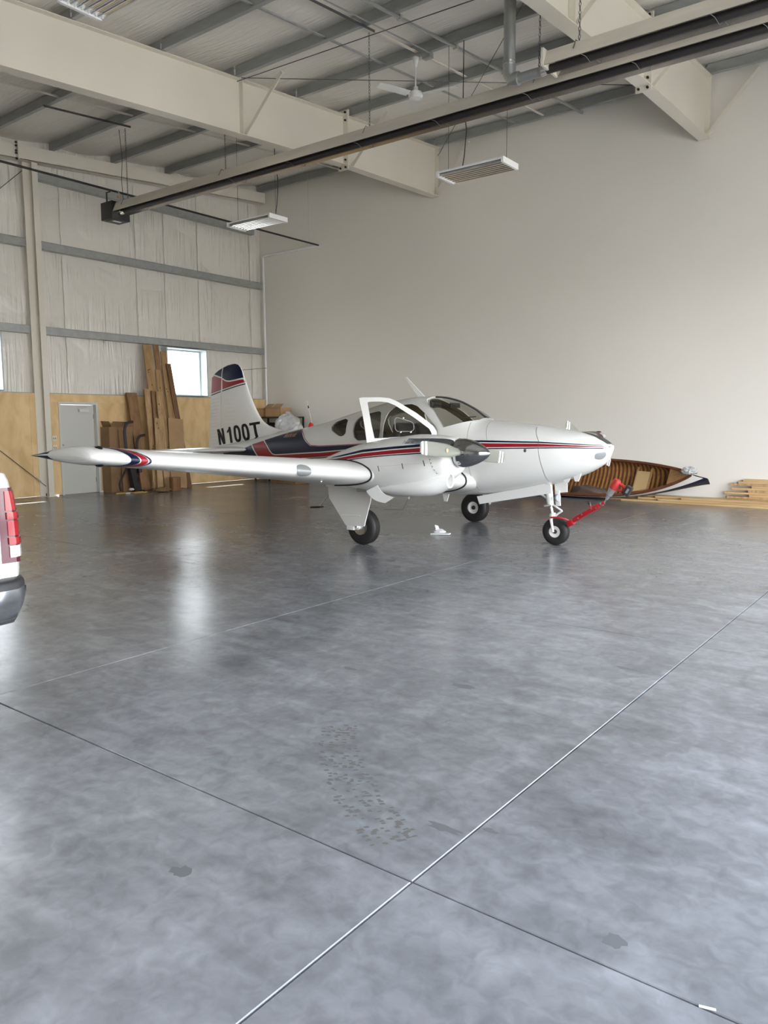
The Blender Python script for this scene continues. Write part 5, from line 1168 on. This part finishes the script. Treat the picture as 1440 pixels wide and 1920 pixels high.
# brown cloth lying in the canoe, grey plastic bag over the bow
def cloth_heap(cen, ru, rv, h, U, V, Nn, seed, nu=30, nv=22, folds=5):
    q = random.Random(seed); ph = [(q.uniform(1.5, 4.5), q.uniform(2, 5.5), q.uniform(0, 6), q.uniform(.2, 1)) for _ in range(folds)]; v = []
    for i in range(nu):
        for j in range(nv):
            a, b = 2 * i / (nu - 1) - 1, 2 * j / (nv - 1) - 1; r2 = min(1, (abs(a) ** 2.6 + abs(b) ** 2.6))
            z = h * (1 - r2) ** .5 * (.75 + sum(w * .85 / folds * math.sin(fa * a * 2 + fb * b + p_) for fa, fb, p_, w in ph)) + .004
            edge = 1 + .09 * math.sin(5 * math.atan2(b, a) + seed) + .05 * math.sin(11 * math.atan2(b, a))
            v.append(np.array(cen) + U * ru * a * edge + V * rv * b * edge + Nn * z)
    return v, [(i * nv + j, (i + 1) * nv + j, (i + 1) * nv + j + 1, i * nv + j + 1) for i in range(nu - 1) for j in range(nv - 1)]
X1 = np.array((1., 0, 0)); v, f = [], []; nu_, nv_ = 40, 28; q = random.Random(4); ph = [(q.uniform(2, 6), q.uniform(2, 6), q.uniform(0, 6)) for _ in range(6)]
for i in range(nu_):
    for j in range(nv_):
        a_, b_ = 2 * i / (nu_ - 1) - 1, 2 * j / (nv_ - 1) - 1; r2 = min(1, abs(a_) ** 2.6 + abs(b_) ** 2.6); wob = 1 + .08 * math.sin(5 * math.atan2(b_, a_))
        base = hull(.10 + .15 * a_ * wob, -.47 + .36 * b_ * wob, -.034); z = .14 * (1 - r2) ** .5 * (1 + .09 * sum(math.sin(fa * a_ + fb * b_ + p_) for fa, fb, p_ in ph))
        v.append(base + (CN * .75 + np.array((0, -.05, .5))) * z)
f = [(i * nv_ + j, (i + 1) * nv_ + j, (i + 1) * nv_ + j + 1, i * nv_ + j + 1) for i in range(nu_ - 1) for j in range(nv_ - 1)]
tag(link_mesh('brown_cloth', v, f, 'cloth_brown', angle=70), 'rumpled brown cloth lying inside the wooden canoe', 'cloth')
bp = hull(.97, 1); bt = lerp(hull(.985, -1), hull(.985, 1), .5)
mb = crumple(bt + CN * .135 + np.array((.02, 0, 0)), (.15, .08, .075), 11, nu=30, nv=18); tag(mb.build('plastic_bag', 'plastic_bag', angle=20), 'crumpled silvery plastic bag on the tip of the canoe bow', 'plastic bag')

# ------------------------------------------------------------------ long boards stacked on the floor along the white wall
def board(name, lo, hi, m, label, group, rotz=0.):
    o = MB().box(lo, hi).build(name, m, smooth=False); o.rotation_euler.z = rotz; return tag(o, label, 'board', group)
q = random.Random(21); z = .0
ends = [[-5.75, -6.05, -6.3], [-5.0, -5.45, -5.7], [-4.55, -5.1, -5.3]]
for lay, es in enumerate(ends):
    for k, e_ in enumerate(es):
        y0 = 15.58 + .128 * k + .012 * lay; z0 = .042 * lay
        board('floor_board', (e_, y0, z0 + .001), (e_ + 5.2 + q.uniform(-.2, .3), y0 + .122, z0 + .040), 'lumber_floor', 'long pale board in the low pile on the floor along the white wall', 'boards in the low floor pile')
hs_ = [(-4.55, .0), (-4.45, .0), (-4.6, .0)]
for k in range(9):
    z0 = .128 + .042 * k; x0 = (-3.80, -3.40, -3.85, -3.42, -3.72, -3.36, -3.75, -3.60, -3.52)[k]
    board('stacked_board', (x0, 15.99, z0), (x0 + 4.2, 16.13, z0 + .040), 'lumber_floor' if k % 3 else 'lumber_light', 'pale board in the taller ragged-ended stack against the white wall', 'boards in the taller wall stack')
for k in range(4):
    board('stacked_board', (-3.9 + .12 * k, 15.99, .0 + .0317 * k), (.3, 16.13, .0317 * k + .031), 'lumber_floor', 'pale board in the taller ragged-ended stack against the white wall', 'boards in the taller wall stack')

# ------------------------------------------------------------------ things leaning on the plywood
def lean(name, p0, p1, w, t, m, label, face=(1, 0, 0), group=None, taper=1., cat='board'):
    p0, p1 = np.array(p0, float), np.array(p1, float); ax = p1 - p0; L_ = np.linalg.norm(ax); ax /= L_; fc = np.array(face, float); fc -= ax * np.dot(fc, ax); fc /= np.linalg.norm(fc); sd = np.cross(ax, fc)
    mb = MB(); mb.loft([[p + sd * w * k / 2 * a + fc * t * b / 2 for a, b in ((-1, -1), (1, -1), (1, 1), (-1, 1))] for p, k in ((p0, 1), (p1, taper))])
    # flatten the foot onto the floor
    zmin = min(v_[2] for v_ in mb.v); mb.v = [(v_[0], v_[1], v_[2] - zmin) for v_ in mb.v]
    o = mb.build(name, m, smooth=False); WLOC[o.name] = np.array(o.location); tag(o, label, cat, group)
    o['_a'] = 0; del o['_a']; return o, (p0, ax, L_, sd, fc, t, zmin)
def knots(o, info, w, seed, n=4):
    p0, ax, L_, sd, fc, t, zm = info; qq = random.Random(seed)
    for k in range(n):
        c = p0 + ax * L_ * qq.uniform(.1, .95) + sd * w * qq.uniform(-.3, .3) + fc * (t / 2) - np.array((0, 0, zm)); MB().lathe([(0, .016), (.002, .014)], c, fc, 10).build('knot', 'knot', o)
layers = (
    (0, 11.86, 11.96, 3.55, 0.24, 0.03, 'lumber_tan', 'knotty tan board, the farthest from the window of the three tallest leaning boards', 6),
    (0, 12.16, 12.22, 3.57, 0.15, 0.03, 'lumber_brown', 'tall brown board leaning between the two other tallest boards', 2),
    (0, 12.36, 12.42, 3.42, 0.17, 0.03, 'lumber_tan', 'tall tan board with cracks leaning directly at the window edge', 5),
    (1, 12.60, 12.48, 3.12, 0.14, 0.025, 'lumber_dark', 'narrow dark board leaning across the lower corner of the window', 0),
    (1, 12.06, 12.13, 2.95, 0.14, 0.03, 'lumber_tan', 'mid-height tan board leaning in front of the tallest boards', 4),
    (1, 11.58, 11.72, 2.46, 0.14, 0.04, 'lumber_light', 'pale knotty board leaning on the door side of the wood group', 2),
    (1, 11.73, 11.89, 2.42, 0.09, 0.04, 'lumber_brown', 'slim brown board leaning beside a pale one in the wood group', 0),
    (2, 11.86, 12.02, 2.4, 0.15, 0.04, 'lumber_light', 'pale square-topped board leaning in the middle of the wood group', 2),
    (3, 11.62, 11.82, 1.74, 0.17, 0.025, 'lumber_light', 'split pale board with dark cracks leaning in front of the wood group', 3),
)   # layer, foot y, top y, top z, width, thickness, material, label, knots
bs = [('leaning_board', (-15.90 + .06 * l, y0, 0), (-15.90 + .06 * l - .17 * zt, y1, zt), w, t, m, lab, kn) for l, y0, y1, zt, w, t, m, lab, kn in layers]
bs.append(('leaning_plank', (-15.99, 11.41, 0), (-16.46, 11.42, 2.36), .28, .06, 'lumber_brown', 'wide dark brown plank leaning alone on the plywood', 0))
for nm, a, b, w, t, m, lab, kn in bs:
    o, inf = lean(nm, a, b, w, t, m, lab); knots(o, inf, w, hash(lab) % 97 if False else len(lab) * 7 + int(w * 100), kn)
lean('cardboard_sheet', (-15.79, 12.24, 0), (-16.082, 12.42, 1.72), .48, .012, 'cardboard', 'smooth tan cardboard sheet leaning in front of the tall boards', taper=.95, cat='cardboard')
o = MB().box((-15.50, 11.72, 0), (-15.38, 11.98, .33)).build('wood_block', 'lumber_brown', smooth=False); o.rotation_euler.z = .12; bevel_obj(o, .006); tag(o, 'short brown block of wood standing on the floor before the leaning boards', 'wood block')
mb = crumple((-15.38, 11.44, .055), (.14, .20, .055), 6); tag(mb.build('crushed_cardboard', 'cardboard_dark', angle=15), 'crushed piece of brown cardboard lying at the foot of the boards', 'cardboard')
# big cardboard box beside the door
T = thing('cardboard_box', (-16.30, 11.0, 0), 'tall brown cardboard box with flared flaps standing beside the grey door', 'box')
b = MB().box((-16.54, 10.60, 0), (-16.20, 11.24, 1.55)).build('carton', 'cardboard_dark', T, smooth=False)
MB().loft([[(-16.20, 10.66, 1.55), (-16.20, 11.23, 1.55)], [(-16.13, 10.66, 1.68), (-16.13, 11.22, 1.66)]], 0, False, False).build('front_flap', 'cardboard_dark', T)
MB().loft([[(-16.20, 10.66, 1.55), (-16.54, 10.66, 1.55)], [(-16.18, 10.59, 1.68), (-16.52, 10.59, 1.69)]], 0, False, False).build('side_flap', 'cardboard_dark', T)
MB().box((-16.199, 10.94, .3), (-16.197, 11.0, 1.50)).build('tape_strip', 'cardboard', T, smooth=False)
o, _i = lean('cardboard_sheet', (-16.10, 11.03, 0), (-16.17, 11.0, 1.48), .36, .01, 'cardboard_dark', 'dark folded cardboard sheet between the tall box and the wide plank', cat='cardboard')
# black rack with two hooked arms
T = thing('hitch_rack', (-15.95, 10.95, 0), 'black steel rack with two hooked arms standing before the cardboard box', 'rack')
def arc(p, q, bend, n=8):
    p, q, bend = [np.array(a, float) for a in (p, q, bend)]; return [(1 - t) ** 2 * p + 2 * t * (1 - t) * bend + t * t * q for t in np.linspace(0, 1, n)]
for dy, dz, x in ((0, 0, -15.92), (.33, -.32, -15.94)):
    pts = [(x, 10.86 + dy, .95 + dz)] + arc((x, 10.83 + dy, 1.28 + dz), (x + .02, 10.98 + dy, 1.66 + dz), (x, 10.80 + dy, 1.66 + dz)) + [(x + .03, 11.04 + dy, 1.67 + dz)]
    MB().tube(pts, .032, 10).build('hooked_arm', 'black_plastic', T)
    MB().tube([(x, 10.88 + dy, .78 + dz), (x, 10.86 + dy, 1.02 + dz)], .06, 12).build('arm_sleeve', 'black_steel', T)
    MB().tube([(x + .035, 10.80 + dy, 1.0 + dz), (x + .035, 10.80 + dy, .92 + dz)], .014, 8).build('latch_pin', 'lamp_white', T)
MB().loft([[(-15.98, 10.85, .78), (-15.86, 10.85, .78), (-15.86, 10.97, .78), (-15.98, 10.97, .78)], [(-15.98, 10.98, .002), (-15.80, 10.98, .002), (-15.80, 11.15, .002), (-15.98, 11.15, .002)]]).build('mast', 'black_steel', T, smooth=False)
MB().tube([(-15.96, 11.24, .5), (-15.94, 11.05, .35)], .03, 8).build('link_bar', 'black_steel', T)
MB().tube([(-15.92, 10.93, .72)] + arc((-15.85, 10.62, .30), (-15.85, 10.62, .06), (-15.85, 10.55, .22)), .022, 8).build('swing_strut', 'black_steel', T)
MB().tube([(-15.85, 11.05, .03), (-15.72, 11.18, .03)], .025, 8).build('foot_bar', 'black_steel', T)
for p0_, p1_, lab in (((-15.75, 10.42, .017), (-15.62, 11.06, .017), 'thin yellow pole lying on the floor below the wing tip, longer one'), ((-15.52, 10.74, .017), (-15.50, 11.08, .017), 'short yellow stick lying on the floor beside the longer pole')):
    tag(MB().tube([p0_, p1_], .016, 8).build('yellow_pole', 'yellow_pole'), lab, 'pole')
o = crumple((-15.50, 10.56, .025), (.05, .06, .024), 9); tag(o.build('paper_scrap', 'paper_white', angle=15), 'small white scrap of paper lying by the yellow pole', 'paper')
o = crumple((-15.80, 10.86, .08), (.04, .07, .03), 19); tag(o.build('rag_scrap', 'paper_white', angle=15), 'small white rag caught on the foot of the black rack', 'rag')

# ------------------------------------------------------------------ shelf in the corner with boxes and bag
T = thing('storage_shelf', (-15.9, 15.75, 0), 'black metal storage shelf in the corner behind the airplane tail', 'shelf')
SX0, SX1, SY0, SY1 = -16.50, -15.10, 15.50, 16.05
for x in (SX0, SX1):
    for y in (SY0, SY1): MB().box((x - .02, y - .02, 0), (x + .02, y + .02, 1.80)).build('post', 'black_steel', T, smooth=False)
for z in (.15, .95, 1.44, 1.76): MB().box((SX0 - .02, SY0 - .02, z), (SX1 + .02, SY1 + .02, z + .035)).build('shelf_board', 'black_steel', T, smooth=False)
def carton(x0, y0, z0, x1, y1, z1, label, flaps):
    T_ = thing('open_carton', ((x0 + x1) / 2, (y0 + y1) / 2, z0), label, 'box')
    t = .006; mb = MB().box((x0, y0, z0), (x1, y1, z0 + t)).box((x0, y0, z0), (x0 + t, y1, z1)).box((x1 - t, y0, z0), (x1, y1, z1)).box((x0, y0, z0), (x1, y0 + t, z1)).box((x0, y1 - t, z0), (x1, y1, z1)); mb.build('carton_body', 'cardboard', T_, smooth=False)
    if flaps:
        xm = (x0 + x1) / 2
        MB().loft([[(x0, y0, z1), (x1, y0, z1)], [(x0 + .02, y0 - .11, z1 - .12), (x1 - .02, y0 - .11, z1 - .12)]], 0, False, False).build('flap', 'cardboard', T_) if False else None
        for a, b in ((x0 - .01, xm - .02), (xm + .01, x1 + .03)): MB().loft([[(a + .01, y0 + .12, z1 + .10), (b - .02, y0 + .12, z1 + .10)], [(a, y0 - .04, z1 - .02), (b, y0 - .04, z1 - .02)]], 0, False, False).build('flap', 'cardboard', T_)
    return T_
carton(-16.52, 15.55, 1.797, -16.17, 15.98, 2.04, 'closed-sided cardboard box on the shelf, against the plywood corner', False)
carton(-16.10, 15.55, 1.797, -15.50, 15.98, 2.06, 'open cardboard box with raised flaps on top of the shelf', True)
mb = crumple((-15.37, 15.72, 1.872), (.10, .1, .074), 31); tag(mb.build('clear_jar_bag', 'plastic_bag', angle=20), 'small clear plastic bag beside the open box on the shelf', 'plastic bag')
def lumpy(c, r, seed, nu=44, nv=26, amp=.13):
    """soft folded bundle: a flattened ball with crossing pleats"""
    q_ = random.Random(seed); w_ = [(q_.randint(2, 9), q_.randint(1, 7), q_.uniform(0, 6), q_.uniform(.3, 1)) for _ in range(9)]; rings = []
    for p in np.linspace(.04, math.pi - .04, nv):
        row = []
        for t in np.linspace(0, 2 * math.pi, nu, endpoint=False):
            k = 1 + amp * sum(g * (abs(math.sin(a_ * t / 2 + b_ * p + h_)) - .6) for a_, b_, h_, g in w_) / 3
            row.append((c[0] + r[0] * k * math.sin(p) * math.cos(t), c[1] + r[1] * k * math.sin(p) * math.sin(t), max(c[2] - r[2] * .7, c[2] + r[2] * k * math.cos(p))))
        rings.append(row)
    return MB().loft(rings)
T = thing('wrapped_bundle', (-14.75, 15.12, 0), 'heap wrapped in translucent grey plastic beside the corner shelf', 'bundle')
lumpy((-14.78, 15.10, 1.48), (.42, .28, .36), 8, amp=.3).build('plastic_wrap', 'plastic_bag', T, angle=50)
lumpy((-14.62, 15.12, 1.42), (.30, .26, .28), 18, amp=.3).build('plastic_wrap', 'plastic_bag', T, angle=50)
b = MB().box((-15.2, 14.86, 0), (-14.3, 15.40, 1.24)).build('crate_below', 'cardboard_dark', T); bevel_obj(b, .02)
o = crumple((-16.0, 15.72, 1.555), (.32, .14, .078), 41); tag(o.build('dark_bag', 'glare_black', angle=20), 'dark soft bag lying on the lower shelf in the corner', 'bag')

# ------------------------------------------------------------------ pickup truck, rear corner in view
T = thing('pickup_truck', (-6.9, 1.22, 0), 'white pickup truck parked with its tailgate towards the open hangar door', 'truck')
TY0, TY1, TX = .20, 2.24, -4.34        # sides and rear face
TL = TX - 5.5
side_prof = [(0.70, .99), (.80, 1.0), (.95, 1.0), (1.10, .993), (1.22, .978), (1.30, .965), (1.345, .945), (1.36, .90)]   # z, half width fraction
def body_ring(x, inset=0.):
    c, h = (TY0 + TY1) / 2, (TY1 - TY0) / 2 - inset; L_ = [(x, c + h * k, z) for z, k in side_prof]; R_ = [(x, c - h * k, z) for z, k in side_prof[::-1]]; return L_ + R_
rows = [body_ring(TX - .0, .035), body_ring(TX - .03, .008)] + [body_ring(TX - u) for u in (.08, .5, 1.0, 1.5, 2.0)]
MB().loft(rows).build('bed', 'truck_white', T, angle=40)
b = MB().box((TX - 1.95, TY0 + .12, .95), (TX - .08, TY1 - .12, 1.364)).build('bed_shade_block', 'black_plastic', T, smooth=False)  # black block stands in for the shade inside the open bed
cab = [(TX - 2.05, .70), (TX - 2.05, 1.36), (TX - 2.15, 1.42), (TX - 2.35, 1.88), (TX - 2.55, 1.93), (TX - 3.5, 1.93), (TX - 4.1, 1.42), (TX - 5.3, 1.30), (TX - 5.5, 1.15), (TX - 5.5, .55), (TX - 4.9, .42), (TX - 2.1, .42)]
b = MB().prism([(p[0], p[1]) for p in cab], 1, TY0 + .03, TY1 - .03).build('cab', 'truck_white', T, smooth=False); bevel_obj(b, .05, 3)
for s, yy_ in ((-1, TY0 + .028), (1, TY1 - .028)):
    link_mesh('cab_window', [(TX - 2.30, yy_, 1.42), (TX - 2.42, yy_ , 1.84), (TX - 3.45, yy_, 1.84), (TX - 3.95, yy_, 1.42)], [(0, 1, 2, 3)], 'cab_dark_pane', T, smooth=False)  # opaque pane; its dark colour stands in for the unlit cab interior
gate = MB().box((TX - .03, TY0 + .15, .72), (TX + .012, TY1 - .135, 1.33)).build('tailgate', 'truck_white', T, smooth=False); bevel_obj(gate, .015)
MB().box((TX + .010, 1.05, 1.13), (TX + .03, 1.42, 1.22)).build('gate_handle', 'black_plastic', T, smooth=False)
c_ = (TY0 + TY1) / 2
for s in (-1, 1):               # tail lamps
    def LY(y): return y if s > 0 else 2 * c_ - y
    def yo(z): return c_ + (TY1 - TY0) / 2 * float(np.interp(z, [p[0] for p in side_prof], [p[1] for p in side_prof])) + .004
    def lens(name, za, zb_, ya, out, m, dep=.10):
        rows = []
        for z in np.linspace(za, zb_, 8):
            o_ = yo(z); i_ = ya(z); pts = [(TX + out, i_), (TX + out, o_ - .045), (TX + out - .012, o_ - .02), (TX + out - .04, o_ + out * .6), (TX - dep, o_ + out * .6), (TX - dep, i_)]
            rows.append([(p[0], LY(p[1]), z) for p in pts])
        return MB().loft(rows).build(name, m, L0 if name != 'tail_lamp' else T, angle=45)
    inn = lambda z: 2.118 - .01 * (z - .83)
    L0 = lens('tail_lamp', .835, 1.265, inn, .004, 'lamp_maroon')
    lens('upper_red_lens', 1.135, 1.245, lambda z: inn(z) + .038, .008, 'lamp_red'); lens('red_bar', 1.085, 1.125, lambda z: inn(z) + .042, .012, 'lamp_red')
    lens('middle_red_lens', .99, 1.075, lambda z: inn(z) + .045, .008, 'lamp_red'); lens('red_bar', .94, .98, lambda z: inn(z) + .045, .012, 'lamp_red')
    lens('reverse_lens', .866, .932, lambda z: inn(z) + .048, .010, 'lamp_clear')
# bumper: chrome face wrapping round the corners, black step pad
def bump(z, out, wy): 
    c, h = c_, (TY1 - TY0) / 2; P = []
    for y, x in ((-h - wy, -.28), (-h - wy, -.06), (-h - wy + .03, .02), (-h + .10, .10), (-h + .35, .13), (h - .35, .13), (h - .10, .10), (h + wy - .03, .02), (h + wy, -.06), (h + wy, -.28)): P.append((TX + x + out, c + y, z))
    return P
rows = [bump(.50, -.05, -.06), bump(.535, -.01, -.03), bump(.60, .02, .0), bump(.68, .03, .015), bump(.705, .028, .015)]
rings_ = rows + [[(p[0] - .03 if abs(p[1] - c_) < .9 else p[0] - .02, c_ + (p[1] - c_) * .975, p[2]) for p in r] for r in rows[::-1]]
v = [p for r in rings_ for p in r]; n = 10; m_ = len(rings_); f = [(i * n + j, i * n + j + 1, ((i + 1) % m_) * n + j + 1, ((i + 1) % m_) * n + j) for i in range(m_) for j in range(n - 1)]
link_mesh('chrome_bumper', v, f, 'chrome_bumper', T, angle=50)
top = [bump(.705, .022, .012), bump(.74, .020, .010), bump(.752, .008, .0)]
pd = MB(); inner = lambda z: [(TX - .0, p[1] if abs(p[1] - c_) < .93 else c_ + math.copysign(.93, p[1] - c_), z) for p in top[0]]
pd.loft([inner(.705), top[0], top[1], top[2], inner(.752)], 0, False, False); pd.build('step_pad', 'black_plastic', T, angle=50)
for k in range(5): MB().box((TX + .02 + .02 * k, c_ - .55, .7525), (TX + .03 + .02 * k, c_ + .55, .756)).build('pad_rib', 'black_plastic', T, smooth=False)
MB().tube([(TX - .6, 1.97, .44), (TX + .03, 1.99, .47)], .038, 14).build('exhaust_pipe', 'steel_bright', T)
for x in (TX - 1.2, TX - 4.6):
    for yy_, s in ((TY0 + .13, -1), (TY1 - .13, 1)):
        W_ = pempty('wheel', (x, yy_, .39), T)
        MB().lathe([(-.12, .22), (-.13, .36), (-.10, .39), (.10, .39), (.13, .36), (.12, .22)], (x, yy_, .391), (0, 1, 0), 36, caps=False).build('tyre', 'rubber', W_)
        MB().lathe([(s * .11, .22), (s * .10, .20), (s * .05, .17), (s * .07, .06)], (x, yy_, .391), (0, 1, 0), 24).build('wheel_rim', 'steel_bright', W_)
        MB().lathe([(-.132, .46), (-.131, .40)], (x, yy_ + s * .02, .45), (0, 1, 0), 30, caps=False).build('wheel_arch', 'black_plastic', T)
MB().box((TX - 5.2, TY0 + .35, .38), (TX - .3, TY1 - .35, .70)).build('chassis', 'black_plastic', T, smooth=False)
